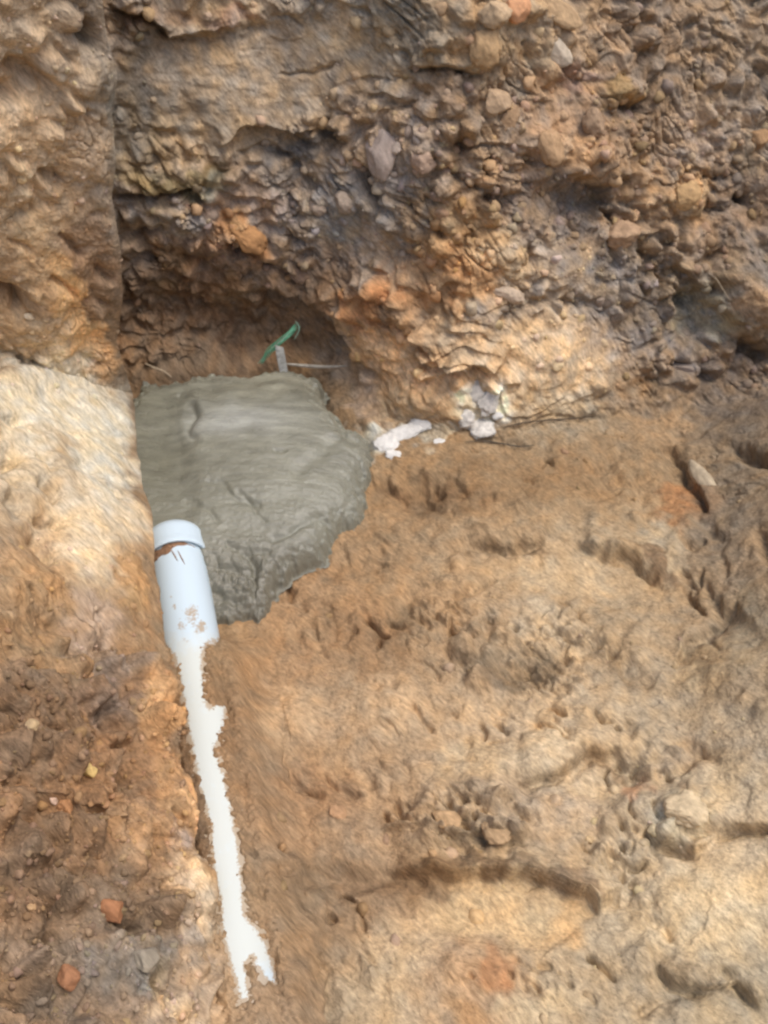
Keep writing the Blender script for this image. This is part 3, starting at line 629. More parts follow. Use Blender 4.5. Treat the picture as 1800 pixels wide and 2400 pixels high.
# lookup: photograph position -> point, normal, colour on a surface
class Look:
    def __init__(s, P, nrm, col, px, py):
        s.P = P.reshape(-1, 3); s.n = nrm.reshape(-1, 3); s.c = col.reshape(-1, 3); s.x = px.ravel(); s.y = py.ravel()
    def at(s, x, y):
        m = np.nonzero((np.abs(s.x-x) < 14) & (np.abs(s.y-y) < 14))[0]
        if not len(m): m = np.arange(len(s.x))
        d = np.hypot(s.x[m]-x, s.y[m]-y)
        c = m[d < max(6, d.min()+.1)]
        k = c[np.argmin(np.linalg.norm(s.P[c]-CAM, axis=1))]      # the one nearest the camera
        return s.P[k], s.n[k], s.c[k]
Pgx, Pgy, _ = project(G2)
LG = Look(G2, Nrm, gcol, Pgx, Pgy)
Pbx, Pby, _ = project(Bk2)
LB = Look(Bk2[:, len(DD):], nb[:, len(DD):], bcol[:, len(DD):], Pbx[:, len(DD):], Pby[:, len(DD):])

# ================================================================== wet concrete
cx0, cy0 = hit_z(200, 1460, 0)[:2]; cx1, cy1 = hit_z(920, 820, 0)[:2]
gx = np.arange(hit_z(230, 860, 0)[0]-.02, hit_z(900, 1000, 0)[0]+.03, .0019); gy = np.arange(cy0-.02, cy1+.05, .0019)
CXg, CYg = np.meshgrid(gx, gy)
Pc = np.stack([CXg, CYg, np.full(CXg.shape, .05)], -1)
cpx, cpy, _ = project(Pc)
P0 = np.stack([CXg, CYg, 0*CXg], -1)
cpy = cpy+20*sstep(1200, 1360, cpy)
wob = perlin(P0, 18, 61)*26+perlin(P0, 60, 62)*12+perlin(P0, 150, 63)*6
sdc = poly_sdf(cpx, cpy, CONC)+wob
lowright = sstep(1240, 1400, cpy+0*cpx)
t = np.clip(-sdc/(34+20*lowright+45*sstep(650, 820, cpx)), 0, 1)
prof = np.sqrt(np.clip(1-(1-t)**2, 0, 1))
wx = cpx+perlin(P0, 20, 64)*24; wy = cpy+perlin(P0, 20, 65)*24
main = .056 + .013*sstep(415, 480, wx)*sstep(890, 960, wy)*sstep(1300, 1150, wy)
main += .020*np.exp(-((wx-610)/170)**2-((wy-1040)/110)**2) - .014*np.exp(-((wx-380)/60)**2-((wy-1040)/110)**2)
main += -.020*sstep(700, 870, wx)*sstep(950, 1100, wy) - .026*sstep(1230, 1430, wy)
main += -.005*np.exp(-((wx-450)/14)**2-((wy-1000)/40)**2)
for (pts, w_, d_) in [([(455,975),(446,1000),(455,1030)],9,.006),([(500,1140),(560,1190),(610,1200)],7,.006),([(560,1170),(620,1230)],6,.005),([(440,1185),(500,1215),(520,1235)],5,.005),
    ([(640,1280),(700,1240),(760,1215)],9,.008),([(700,1130),(760,1080),(800,1030)],14,.006),([(500,1330),(560,1350),(600,1340)],10,.010),([(580,1310),(600,1370),(590,1420)],9,.012),
    ([(500,1400),(560,1410)],9,.010),([(480,1380),(520,1395)],8,.010),([(540,1290),(620,1310)],8,.006),([(420,930),(470,955)],4,.004),([(650,1080),(665,1085)],6,.005),([(780,990),(830,1040)],12,.004)]:
    d, s_, t_ = seg_dist(wx, wy, pts); main -= d_*np.exp(-(d/w_)**2)
lay = P0.copy(); lay[..., 1] *= 3.2; lay[..., 0] += .25*P0[..., 1]
roughc = .35+1.3*lowright + .5*sstep(1080, 1200, cpy)
poolm = np.exp(-((cpx-380)/70)**4-((cpy-1010)/110)**4)
roughc = roughc*(1-.65*poolm)
nz = .010*perlin(P0, 6, 66) + roughc*(.007*perlin(lay, 9, 67)+.0034*np.abs(perlin(lay, 24, 68))+.0022*perlin(lay, 60, 69)+.0014*perlin(P0, 120, 70))
_, ew, vw = worley2(CXg, CYg, 55, 9)
nz += lowright*.009*(sstep(0, .4, ew)*vw-.3)
zc = -.012 + (main+.012+nz)*prof
keep = sdc < 8
fc = grid_faces(*CXg.shape); kf = keep[:-1, :-1] & keep[1:, 1:] & keep[1:, :-1] & keep[:-1, 1:]
Vc = np.stack([CXg, CYg, zc], -1)
cc = np.ones(CXg.shape+(3,))*srgb((140,136,120))
cc = cc*(1+.16*perlin(P0, 8, 71)+.22*perlin(lay, 30, 72)+.10*perlin(P0, 110, 73))[..., None]
wsheen = (np.exp(-((wx-560)/130)**2-((wy-1010)/34)**2)*.55)[..., None]  # pale streak: the wet sheen painted into the concrete colour
cc = cc*(1-wsheen)+srgb((196,194,186))*wsheen
wpool = (np.exp(-((cpx-350)/80)**4-((cpy-1040)/170)**4)*.6)[..., None]
cc = cc*(1-wpool)+srgb((118,114,96))*wpool
wtop = (np.exp(-((wx-640)/120)**2-((wy-900)/40)**2)*.5)[..., None]
cc = cc*(1-wtop)+srgb((156,148,128))*wtop
wl_ = (sstep(1200, 1400, cpy)*.55)[..., None]
cc = cc*(1-wl_)+srgb((112,103,88))*wl_
cc = cc*.78*np.array([.96, 1.01, 1.02])
wr_ = 0*(np.exp(-((wx-800)/80)**2-((wy-1100)/120)**2)*.4)[..., None]
cc = cc*(1-wr_)+srgb((148,141,124))*wr_
cm = submesh('wet_concrete', Vc.reshape(-1, 3), fc[kf].reshape(-1, 4), np.clip(cc*(1+.22*np.clip(perlin(lay, 16, 74)+.4*perlin(lay, 70, 75), -.5, .6)*2*sstep(1250, 1000, cpy))[..., None], .02, .8).reshape(-1, 3))
M_CONC, nt, b = nodes('wet concrete'); L = nt.links.new
at = N(nt, 'ShaderNodeAttribute', attribute_name='Col'); tc = N(nt, 'ShaderNodeTexCoord')
mp = N(nt, 'ShaderNodeMapping'); mp.inputs['Scale'].default_value = (1, 3.5, 1); mp.inputs['Rotation'].default_value = (0, 0, math.radians(9)); L(tc.outputs['Object'], mp.inputs[0])
n1 = N(nt, 'ShaderNodeTexNoise', Scale=22.0, Detail=7.0, Roughness=0.65); L(mp.outputs[0], n1.inputs['Vector'])
n2 = N(nt, 'ShaderNodeTexNoise', Scale=160.0, Detail=4.0, Roughness=0.6); L(tc.outputs['Object'], n2.inputs['Vector'])
r = N(nt, 'ShaderNodeMapRange'); r.inputs[1].default_value = .35; r.inputs[2].default_value = .65; r.inputs[3].default_value = .24; r.inputs[4].default_value = .52
L(n1.outputs[0], r.inputs[0]); L(r.outputs[0], b.inputs['Roughness'])
L(at.outputs['Color'], b.inputs['Base Color']); b.inputs['Specular IOR Level'].default_value = .5
bp = N(nt, 'ShaderNodeBump', Strength=.8, Distance=.002); L(n2.outputs[0], bp.inputs['Height'])
bp2 = N(nt, 'ShaderNodeBump', Strength=.6, Distance=.005); L(n1.outputs[0], bp2.inputs['Height']); L(bp.outputs[0], bp2.inputs['Normal']); L(bp2.outputs[0], b.inputs['Normal'])
tag(link('wet_concrete', cm, M_CONC), 'mound of wet grey concrete poured at the foot of the soil wall', 'concrete')
conc_n = grid_normals(Vc); conc_n[conc_n[..., 2] < 0] *= -1
ccx, ccy, _ = project(Vc)
LC = Look(Vc[keep], conc_n[keep], cc[keep], ccx[keep], ccy[keep])

# ================================================================== the pipe
def pipe_material(name, dusty):
    m, nt, b = nodes(name); L = nt.links.new
    tc = N(nt, 'ShaderNodeTexCoord')
    n1 = N(nt, 'ShaderNodeTexNoise', Scale=60.0, Detail=8.0, Roughness=0.75); L(tc.outputs['Object'], n1.inputs['Vector'])
    n2 = N(nt, 'ShaderNodeTexNoise', Scale=230.0, Detail=6.0, Roughness=0.7); L(tc.outputs['Object'], n2.inputs['Vector'])
    at = N(nt, 'ShaderNodeAttribute', attribute_name='Col')      # red = dust, green = mud
    se = N(nt, 'ShaderNodeSeparateColor'); L(at.outputs['Color'], se.inputs[0])
    a1 = N(nt, 'ShaderNodeMath', operation='ADD'); L(se.outputs[0], a1.inputs[0]); L(n1.outputs[0], a1.inputs[1])
    r1 = N(nt, 'ShaderNodeMapRange'); r1.inputs[1].default_value = .75; r1.inputs[2].default_value = 1.25; L(a1.outputs[0], r1.inputs[0])
    mx = N(nt, 'ShaderNodeMix', data_type='RGBA'); L(r1.outputs[0], mx.inputs[0])
    mx.inputs[6].default_value = (.50, .60, .655, 1); mx.inputs[7].default_value = (.53, .56, .52, 1)
    a2 = N(nt, 'ShaderNodeMath', operation='ADD'); L(se.outputs[1], a2.inputs[0]); L(n1.outputs[0], a2.inputs[1])
    a3 = N(nt, 'ShaderNodeMath', operation='MULTIPLY_ADD'); L(n2.outputs[0], a3.inputs[0]); a3.inputs[1].default_value = 1.3; L(a2.outputs[0], a3.inputs[2])
    r2 = N(nt, 'ShaderNodeMapRange'); r2.inputs[1].default_value = 1.50; r2.inputs[2].default_value = 1.62; r2.inputs[4].default_value = .85; L(a3.outputs[0], r2.inputs[0])
    m2 = N(nt, 'ShaderNodeMix', data_type='RGBA'); L(r2.outputs[0], m2.inputs[0]); L(mx.outputs[2], m2.inputs[6]); m2.inputs[7].default_value = (.36, .27, .17, 1)
    L(m2.outputs[2], b.inputs['Base Color'])
    r3 = N(nt, 'ShaderNodeMapRange'); r3.inputs[3].default_value = .38; r3.inputs[4].default_value = .85; L(r1.outputs[0], r3.inputs[0]); L(r3.outputs[0], b.inputs['Roughness'])
    bp = N(nt, 'ShaderNodeBump', Strength=.3, Distance=.0012); L(n2.outputs[0], bp.inputs['Height']); L(bp.outputs[0], b.inputs['Normal'])
    return m
M_PIPE = pipe_material('dusty white plastic', True)
def tube(name, prof, mat, parent, dustf, n=96):
    """prof: (distance along the axis from A0, radius) pairs"""
    th = np.linspace(0, 2*np.pi, n, endpoint=False)
    a3_ = np.array([adir[0], adir[1], 0]); p3 = np.array([aperp[0], aperp[1], 0]); z3 = np.array([0, 0, 1.])
    o = np.array([A0[0], A0[1], PZ])
    V = []
    for (s, r_) in prof:
        V.append(o + a3_*s + r_*(np.cos(th)[:, None]*p3+np.sin(th)[:, None]*z3))
    V = np.array(V); m_ = len(prof)
    i = np.arange(m_*n).reshape(m_, n); j = np.roll(i, -1, 1)
    Fc = np.stack([i[:-1], i[1:], j[1:], j[:-1]], -1).reshape(-1, 4)
    V = V.reshape(-1, 3)
    ax, ay, _ = project(V)
    return link(name, mesh_np(name, V, Fc, dustf(ax, ay, V)), mat, parent)
def dust(ax, ay, V):
    c = np.zeros((len(V), 3))
    c[:, 0] = .05+.75*sstep(1430, 1560, ay) - .3*sstep(2220, 2290, ay)*sstep(560, 610, ax)
    mud = -.35+.16*sstep(1450, 1560, ay)
    e_ = np.full(ax.shape, -60.); m_ = (V[:, 2] > PZ) & (ay > 1330)
    e_[m_] = poly_sdf(ax[m_], ay[m_], STRIP)
    mud = mud+(.80*sstep(-24, 4, e_)+.10*sstep(-60, -10, e_))*sstep(1440, 1520, ay)
    for (x, y, rx, ry, s) in [(448,1440,32,46,.86),(470,1470,26,28,.86),(435,1500,26,12,.7),(400,1400,14,9,.75),(425,1465,24,26,.82),(410,1420,14,16,.8),(396,1372,9,6,.7),(404,1345,8,5,.7),(440,1350,6,5,.7),(425,1395,7,5,.7),(450,1395,6,4,.7),(470,1650,18,22,.65),(455,1690,16,14,.6),
                              (500,1740,20,12,.5),(440,1380,8,6,.35),(370,1340,6,4,.3),(545,2290,30,40,.25),(575,2230,20,30,.3)]:
        mud = np.maximum(mud, -.35+s*np.exp(-((ax-x)/rx)**2-((ay-y)/ry)**2))
    c[:, 1] = mud
    return c
pipe = bpy.data.objects.new('drain_pipe', None); scene.collection.objects.link(pipe)
pipe.location = (0, 0, 0)
tag(pipe, 'white plastic drain pipe half buried beside the soil bank, coming out of the concrete', 'pipe')
tube('pipe_barrel', [(s, PR) for s in np.arange(-.02, 1.5, .004)], M_PIPE, pipe, dust)
RC = .0605
c0 = -.060; c1 = .002
prof = [(c0, PR-.002), *[(c0-.010+.030*(1-math.cos(a_)), RC-.028*(1-math.sin(a_))) for a_ in np.linspace(.05, 1.5, 12)]] + [(s, RC) for s in np.arange(c0+.021, c1-.016, .003)] + \
       [(c1-.014, RC+.0004), (c1-.012, RC+.0006), (c1-.009, RC+.0008), (c1-.004, RC+.0008), (c1-.001, RC+.0004), (c1, RC), (c1, PR+.0035), (c1-.006, PR+.002)]
tube('coupling', prof, M_PIPE, pipe, dust)
# a smear of brown mud lying in the joint
def strip_lump(name, center, mat, parent):
    """center: list of (along, angle rad from top, half width, thick)"""
    o = np.array([A0[0], A0[1], PZ]); a3_ = np.array([adir[0], adir[1], 0]); p3 = np.array([aperp[0], aperp[1], 0]); z3 = np.array([0, 0, 1.])
    V = []; nn = 9
    for (s, a, hw, tk) in center:
        for k in range(nn):
            q_ = -1+2*k/(nn-1)
            r_ = PR + tk*(1-q_*q_) - .0015
            aa = a
            V.append(o+a3_*(s+hw*q_)+r_*(math.sin(aa)*p3+math.cos(aa)*z3))
    V = np.array(V); V += .0012*np.stack([perlin(V, 300, k) for k in range(3)], -1)
    return link(name, mesh_np(name, V, grid_faces(len(center), nn).reshape(-1, 4), np.ones((len(V), 3))*srgb((128,98,74))), mat, parent)
r_ = np.random.default_rng(5)
cen = []
for k in range(60):
    u_ = k/59; a = -.95+1.75*u_
    hw = (.017+.006*math.sin(u_*19)+.003*r_.random())*math.sin(math.pi*min(1, u_*1.02+.12))**.6*(1-.55*u_)
    cen.append((c1+.006+.004*math.sin(u_*7)-.010*max(0, u_-.6), a, max(hw, .0015), .0045*(1-.5*u_)))
strip_lump('mud_smear', cen, M_SOIL, pipe)
for (s0, a0, ln) in [(.031, -.10, .022), (.036, .12, .026)]:
    cen = [(s0-.014+ln*k/9*1.3, a0+.16*k/9, .0042*1.5*math.sin(math.pi*(k+.7)/10.5)+.001, .003) for k in range(10)]
    strip_lump('mud_smear', cen, M_SOIL, pipe)
print('pipe', time.time()-T0)

# ================================================================== stones, clods
import bmesh
def ico(sub):
    bm = bmesh.new(); bmesh.ops.create_icosphere(bm, subdivisions=sub, radius=1)
    V = np.array([v.co[:] for v in bm.verts]); Fc = np.array([[v.index for v in f.verts] for f in bm.faces]); bm.free(); return V, Fc
I2, I4 = ico(2), ico(4)
def rock_shape(V, seed, cuts=9, amt=.25, rough=.05):
    r = np.random.default_rng(seed); W_ = V.copy()
    for k in range(cuts):
        n = r.normal(size=3); n /= np.linalg.norm(n); d = r.uniform(.55, .85)
        s = W_@n - d; W_ -= np.clip(s, 0, None)[:, None]*n*.9
    W_ *= (1+amt*perlin(V+seed*3.1, 1.3, seed))[:, None]
    W_ *= (1+rough*perlin(V+seed*1.7, 4.5, seed+1)+rough*.5*perlin(V, 11, seed+2))[:, None]
    return W_
def frame(n, rot):
    n = n/np.linalg.norm(n)
    rt = np.array([1., 0, 0]); rt -= n*(rt@n); rt /= np.linalg.norm(rt)
    dn = np.cross(rt, n)                       # roughly down in the picture
    if project((CAM+FWD*2+dn*.01)[None])[1][0] < project((CAM+FWD*2)[None])[1][0]: dn = -dn
    a = math.radians(rot)
    return rt*math.cos(a)+dn*math.sin(a), -rt*math.sin(a)+dn*math.cos(a), n
def stone(name, look, x, y, rx, ry, rot, col, label, cat, seed, sink=.35, thick=.7, cuts=9, rough=.06, mottled=.25, blend=1.0):
    P, n, c = look.at(x, y)
    dp = (P-CAM)@FWD; k = dp/F
    vd = (CAM-P)/np.linalg.norm(CAM-P); n = n+.6*vd; n /= np.linalg.norm(n)
    a, b_, n = frame(n, rot)
    sx_, sy_ = rx*k, ry*k; sz = min(sx_, sy_)*thick
    V = rock_shape(I4[0], seed, cuts, .22, rough)
    Wd = P + V[:, :1]*a*sx_ + V[:, 1:2]*b_*sy_ + (V[:, 2:]+(.35-sink))*n*sz
    cl = (srgb(col)*blend+c*(1-blend))*(1+mottled*perlin(Wd, 60, seed)+mottled*perlin(Wd, 160, seed+1))[:, None]
    o = link(name, mesh_np(name, Wd-P, I4[1], np.clip(cl, .01, .85)), M_STONE); o.location = P
    tag(o, label, cat); return o
M_STONE = soil_material('stone surface', .45, .18)
STONES = [
 ('stone', LG, 1308, 118, 50, 27, 42, (196,184,164), 'pale grey elongated stone high in the soil wall, right of centre', 'stone', .35, .7),
 ('stone', LG, 893, 372, 42, 62, 8, (176,160,148), 'large pale pinkish grey stone in the middle of the soil wall above the concrete', 'stone', .4, .7),
 ('brick_fragment', LG, 1216, 14, 32, 36, 25, (196,138,96), 'orange brick fragment at the very top edge of the soil wall', 'brick fragment', .4, .6),
 ('clod', LG, 1165, 38, 40, 38, 10, (172,142,108), 'tan earth lump beside the orange brick fragment at the top', 'earth clod', .4, .7),
 ('clod', LG, 1318, 30, 62, 26, 22, (160,134,104), 'long flat beige earth lump to the right of the orange brick fragment', 'earth clod', .4, .5),
 ('clod', LG, 1138, 118, 38, 48, 8, (160,126,86), 'round ochre earth lump below the tan lump near the top', 'earth clod', .45, .7),
 ('clod', LG, 1395, 282, 30, 34, -20, (150,126,100), 'small round brown clod near the yellowish patch of the upper right wall', 'earth clod', .4, .8),
 ('clod', LG, 1456, 545, 44, 40, 30, (180,146,116), 'light pinkish clod in the dark hollow right of the middle of the wall', 'earth clod', .4, .75),
 ('clod', LG, 1160, 235, 36, 30, 10, (164,134,102), 'beige clod in the upper wall right of the dark crack', 'earth clod', .45, .7),
 ('clod', LG, 1192, 272, 24, 32, 20, (142,112,82), 'brown clod just below the beige clod right of the dark crack', 'earth clod', .45, .7),
 ('clod', LG, 1290, 352, 30, 46, -30, (176,142,102), 'flat yellowish clod standing upright at the middle of the right wall', 'earth clod', .45, .6),
 ('clod', LG, 990, 385, 34, 26, 10, (180,148,126), 'pinkish clod just right of the large pale stone', 'earth clod', .4, .8),
 ('clod', LG, 925, 345, 18, 15, 0, (206,190,176), 'small whitish lump touching the right of the large pale stone', 'earth clod', .4, .8),
 ('clod', LG, 805, 480, 30, 26, 0, (166,146,130), 'small grey clod below and left of the large pale stone', 'earth clod', .45, .7),
 ('clod', LG, 740, 490, 24, 20, 20, (160,134,112), 'brownish grey clod left of the small grey clod', 'earth clod', .45, .7),
 ('clod', LG, 580, 555, 48, 32, 30, (150,104,56), 'rusty orange clod sticking out of the wall on the left', 'earth clod', .5, .6),
 ('clod', LG, 705, 645, 26, 18, 30, (142,118,102), 'grey brown clod below and right of the rusty orange clod', 'earth clod', .45, .7),
 ('clod', LG, 1195, 690, 40, 20, 15, (196,174,150), 'pale flattened clod above the sandy patch of the wall', 'earth clod', .4, .7),
 ('clod', LG, 1610, 865, 42, 16, 10, (158,138,118), 'long grey clod at the foot of the right wall', 'earth clod', .4, .7),
 ('clod', LG, 1605, 455, 36, 38, 10, (176,136,84), 'yellow ochre clod in the right part of the wall', 'earth clod', .5, .6),
 ('clod', LG, 1785, 320, 30, 24, 10, (166,122,74), 'ochre clod at the right edge of the picture', 'earth clod', .45, .7),
 ('stone', LG, 1645, 1118, 24, 62, -20, (178,164,138), 'narrow dull pale stone slab standing on edge at the right side of the trench floor', 'stone', .45, .9),
 ('clod', LG, 1610, 1890, 52, 44, 30, (196,172,138), 'pale cream clod on the right of the trench floor', 'earth clod', .5, .45),
 ('clod', LG, 1155, 1955, 40, 26, 20, (190,156,116), 'sandy clod on the ridge of crumbs above the long dark groove', 'earth clod', .5, .5),
 ('clod', LG, 1050, 1915, 44, 22, 10, (186,146,100), 'flat sandy clod left of the other sandy clod on the ridge', 'earth clod', .5, .5),
 ('clod', LG, 790, 1900, 22, 18, 30, (196,152,112), 'small pinkish clod on the floor between pipe and groove', 'earth clod', .45, .7),
 ('brick_fragment', LB, 262, 2135, 38, 34, 38, (160,108,72), 'square orange brick fragment in the left bank, the larger of two', 'brick fragment', .3, .8),
 ('brick_fragment', LB, 158, 2300, 34, 26, 32, (160,110,76), 'small orange brick fragment in the left bank below the square one', 'brick fragment', -.1, .9),
 ('pebble', LB, 207, 1805, 22, 20, 10, (214,186,120), 'round yellow pebble in the left bank', 'pebble', .3, .9),
 ('pebble', LB, 80, 1700, 18, 16, 0, (186,160,120), 'small beige pebble above and left of the yellow pebble', 'pebble', .3, .9),
 ('pebble', LB, 130, 1875, 12, 9, 20, (210,180,156), 'tiny pinkish white pebble below the yellow pebble', 'pebble', .3, .9),
 ('stone', LB, 345, 2245, 38, 34, 20, (142,132,114), 'grey stone low in the left bank near the end of the pipe', 'stone', .45, .6),
 ('clod', LB, 155, 1890, 26, 22, 50, (178,124,80), 'orange clod beside the tiny pinkish white pebble', 'earth clod', .4, .7),
 ('pebble', LB, 52, 425, 12, 12, 0, (214,186,140), 'small yellow white pebble high in the left bank', 'pebble', .3, .9),
 ('pebble', LB, 68, 745, 13, 10, 30, (220,204,176), 'small cream pebble at the left above the cream sand', 'pebble', .3, .9),
 ('pebble', LB, 75, 2130, 14, 11, 0, (186,152,110), 'small tan pebble left of the square brick fragment', 'pebble', .3, .9),
]
for k, (nm, lk, x, y, rx, ry, rot, col, lab, cat, sink, th) in enumerate(STONES):
    stone(nm, lk, x, y, rx, ry, rot, col, lab, cat, 20+k, sink, th, cuts=11 if 'brick' in nm else 8, rough=.07 if nm in ('stone', 'pebble', 'brick_fragment') else .22, blend=.75 if nm != 'clod' else .42)

# lime: lumpy white deposits lying on the foot of the wall
M_LIME = plain('white lime', (.60, .585, .54), .9, .14, 90, .5, .002)
M_LIME2 = plain('soiled lime', (.55, .52, .46), .9, .3, 70, .6, .003)
def lime(name, parts, label, seed, mat=None):
    Vs = []; Fs = []; off = 0
    P0_, n0, _ = LG.at(parts[0][0], parts[0][1])
    for k, (x, y, rx, ry, rot) in enumerate(parts):
        P, n, c = LG.at(x, y); dp = (P-CAM)@FWD; kk_ = dp/F
        vd = (CAM-P)/np.linalg.norm(CAM-P); n = n*.6+vd*.6; n /= np.linalg.norm(n)
        a, b_, n = frame(n, rot)
        V = rock_shape(I4[0], seed+k, 3, .55, .3)
        Wd = P + V[:, :1]*a*rx*kk_ + V[:, 1:2]*b_*ry*kk_ + (V[:, 2:]*.20+.04)*n*min(rx, ry)*kk_
        Vs.append(Wd-P0_); Fs.append(I4[1]+off); off += len(Wd)
    o = link(name, mesh_np(name, np.concatenate(Vs), np.concatenate(Fs)), mat or M_LIME); o.location = P0_
    tag(o, label, 'lime'); return o
lime('lime_deposit', [(905,1035,30,30,-20),(950,1005,42,22,-15),(985,1000,24,16,10),(920,1060,18,12,0)], 'bright white lime deposit touching the right tip of the concrete', 300)
lime('lime_deposit', [(1118,925,34,26,20),(1150,950,24,30,30),(1125,1010,30,26,10),(1100,985,18,22,0)], 'greyish white lime deposit under the sandy ledge', 320, M_LIME2)
lime('lime_crumb', [(1165,975,14,9,0)], 'small white crumb at the right of the greyish lime deposit', 340)
lime('lime_crumb', [(1030,1030,16,8,10)], 'small white crumb between the two lime deposits', 344)

# ================================================================== things pushed in by the wall: twine, peg, rod, roots
def tubes(name, strands, rad, mat, parent=None, origin=None, flat=1.0):
    """strands: list of 3-D polylines (n,3)"""
    Vs = []; Fs = []; off = 0; nn = 6
    for st in strands:
        st = np.asarray(st); m_ = len(st)
        tng = np.gradient(st, axis=0); tng /= np.linalg.norm(tng, axis=1)[:, None]+1e-9
        ref = np.array([.1, -.5, .85]); u_ = np.cross(tng, ref); u_ /= np.linalg.norm(u_, axis=1)[:, None]+1e-9; w_ = np.cross(tng, u_)
        th = np.linspace(0, 2*np.pi, nn, endpoint=False)
        tp = np.sin(np.linspace(.25, math.pi-.15, m_))**.5
        V = st[:, None]+rad*tp[:, None, None]*(np.cos(th)[None, :, None]*u_[:, None]+flat*np.sin(th)[None, :, None]*w_[:, None])
        i = np.arange(m_*nn).reshape(m_, nn)+off; j = np.roll(i, -1, 1)
        Fs.append(np.stack([i[:-1], i[1:], j[1:], j[:-1]], -1).reshape(-1, 4)); Vs.append(V.reshape(-1, 3)); off += m_*nn
    V = np.concatenate(Vs)
    if origin is not None: V = V-origin
    o = link(name, mesh_np(name, V, np.concatenate(Fs)), mat, parent)
    if origin is not None and parent is None: o.location = origin
    return o
def curve3(pts, n=30):
    pts = np.asarray(pts, float); t = np.linspace(0, 1, len(pts)); q_ = np.linspace(0, 1, n)
    c = np.stack([np.interp(q_, t, pts[:, i]) for i in range(3)], -1)
    kk2 = np.array([1, 2, 3, 2, 1.])/9
    for _ in range(3):
        e = np.pad(c, ((2, 2), (0, 0)), mode='edge'); d = np.stack([np.convolve(e[:, i], kk2, mode='valid') for i in range(3)], -1); d[0] = c[0]; d[-1] = c[-1]; c = d
    return c
def onview(x, y, ref, lift=0.0):
    """point on the picture ray, at the depth of ref brought forward by lift metres"""
    d = ray(x, y); dp = (ref-CAM)@FWD-lift; return CAM+d*dp
M_TW = plain('green plastic', (.05, .26, .13), .45, .35, 200, .2, .001, .5, col2=(.16, .42, .26))
M_TWL = plain('pale green plastic', (.30, .52, .38), .4, .25, 200, .2, .001, .5)
ref = LC.at(650, 862)[0]
tw = bpy.data.objects.new('plastic_twine', None); scene.collection.objects.link(tw); tw.location = onview(615, 845, ref)
tag(tw, 'frayed strip of green plastic twine sticking up behind the concrete', 'twine')
r_ = np.random.default_rng(3); tl = np.array(tw.location)
sts = []; stl = []
for k in range(9):
    o_ = (k-4)*1.1
    wob_ = r_.normal(0, 3, 4)
    top = (693+r_.normal(0, 3)+o_*.2, 757+abs(o_)*1.3+r_.normal(0, 3))
    pts = [onview(612+wob_[0]+o_*.25, 852, ref, .0), onview(632+o_*.8+wob_[1], 822+o_*.5, ref, .02), onview(660+o_*1.0, 797+o_*.9+wob_[2], ref, .035), onview(684+o_*.9, 778+o_*.9, ref, .04), onview(top[0]+o_*.7, top[1], ref, .045)]
    (stl if k in (3, 6) else sts).append(curve3(pts)-tl)
hook = [onview(690, 795, ref, .04), onview(700, 778, ref, .045), onview(702, 765, ref, .045), onview(692, 752, ref, .04)]
stl.append(curve3(hook)-tl)
tubes('strand', sts, .0012, M_TW, tw); tubes('strand', stl, .0009, M_TWL, tw)
# flat film between the strands
fm = []
for q_ in np.linspace(0, 1, 16):
    x = 634+q_*60; y = 824-q_*52; hw = 3.2*math.sin(math.pi*(.15+.8*q_))
    for e in (-1, -.3, .4, 1): fm.append(onview(x+hw*e*.6, y+hw*e*.8, ref, .02+.025*q_-.001+.004*math.sin(e*3+q_*5)) - tl)
film = mesh_np('film', np.array(fm), grid_faces(16, 4).reshape(-1, 4))
fo = link('film', film, M_TW, tw); sm = fo.modifiers.new('thickness', 'SOLIDIFY'); sm.thickness = .0006

M_PEG = plain('grubby white plastic', (.36, .36, .33), .5, .35, 80, .3, .001, .4)
ref2 = LC.at(662, 862)[0]
pb = onview(664, 866, ref2); pt = onview(654, 812, ref2, .03); ptw = np.array(pb)
up_ = pt-pb; ln = np.linalg.norm(up_); up_ /= ln; sd_ = np.cross(up_, FWD); sd_ /= np.linalg.norm(sd_); fr = np.cross(sd_, up_)
bm = bmesh.new()
wv = []
hw, hd = .0095, .004
for (t_, sc_) in [(-.5, .9), (0, 1), (.7, 1), (.93, .96), (1, .8)]:
    ringv = []
    for (a, b__) in [(-1, -1), (1, -1), (1, 1), (-1, 1)]:
        slope = .004*a if t_ == 1 else 0
        ringv.append(bm.verts.new(Vector(up_*(ln*t_+slope)+sd_*a*hw*sc_+fr*b__*hd*sc_)))
    wv.append(ringv)
for a, b__ in zip(wv[:-1], wv[1:]):
    for k in range(4): bm.faces.new((a[k], a[(k+1) % 4], b__[(k+1) % 4], b__[k]))
bm.faces.new(wv[-1]); bm.faces.new(wv[0][::-1])
bmesh.ops.recalc_face_normals(bm, faces=bm.faces)
bmesh.ops.bevel(bm, geom=[e for e in bm.edges], offset=.0012, segments=2, affect='EDGES')
me = bpy.data.meshes.new('marker_peg'); bm.to_mesh(me); bm.free()
po = link('marker_peg', me, M_PEG); po.location = ptw
tag(po, 'short white flat peg standing in the back edge of the concrete', 'peg')

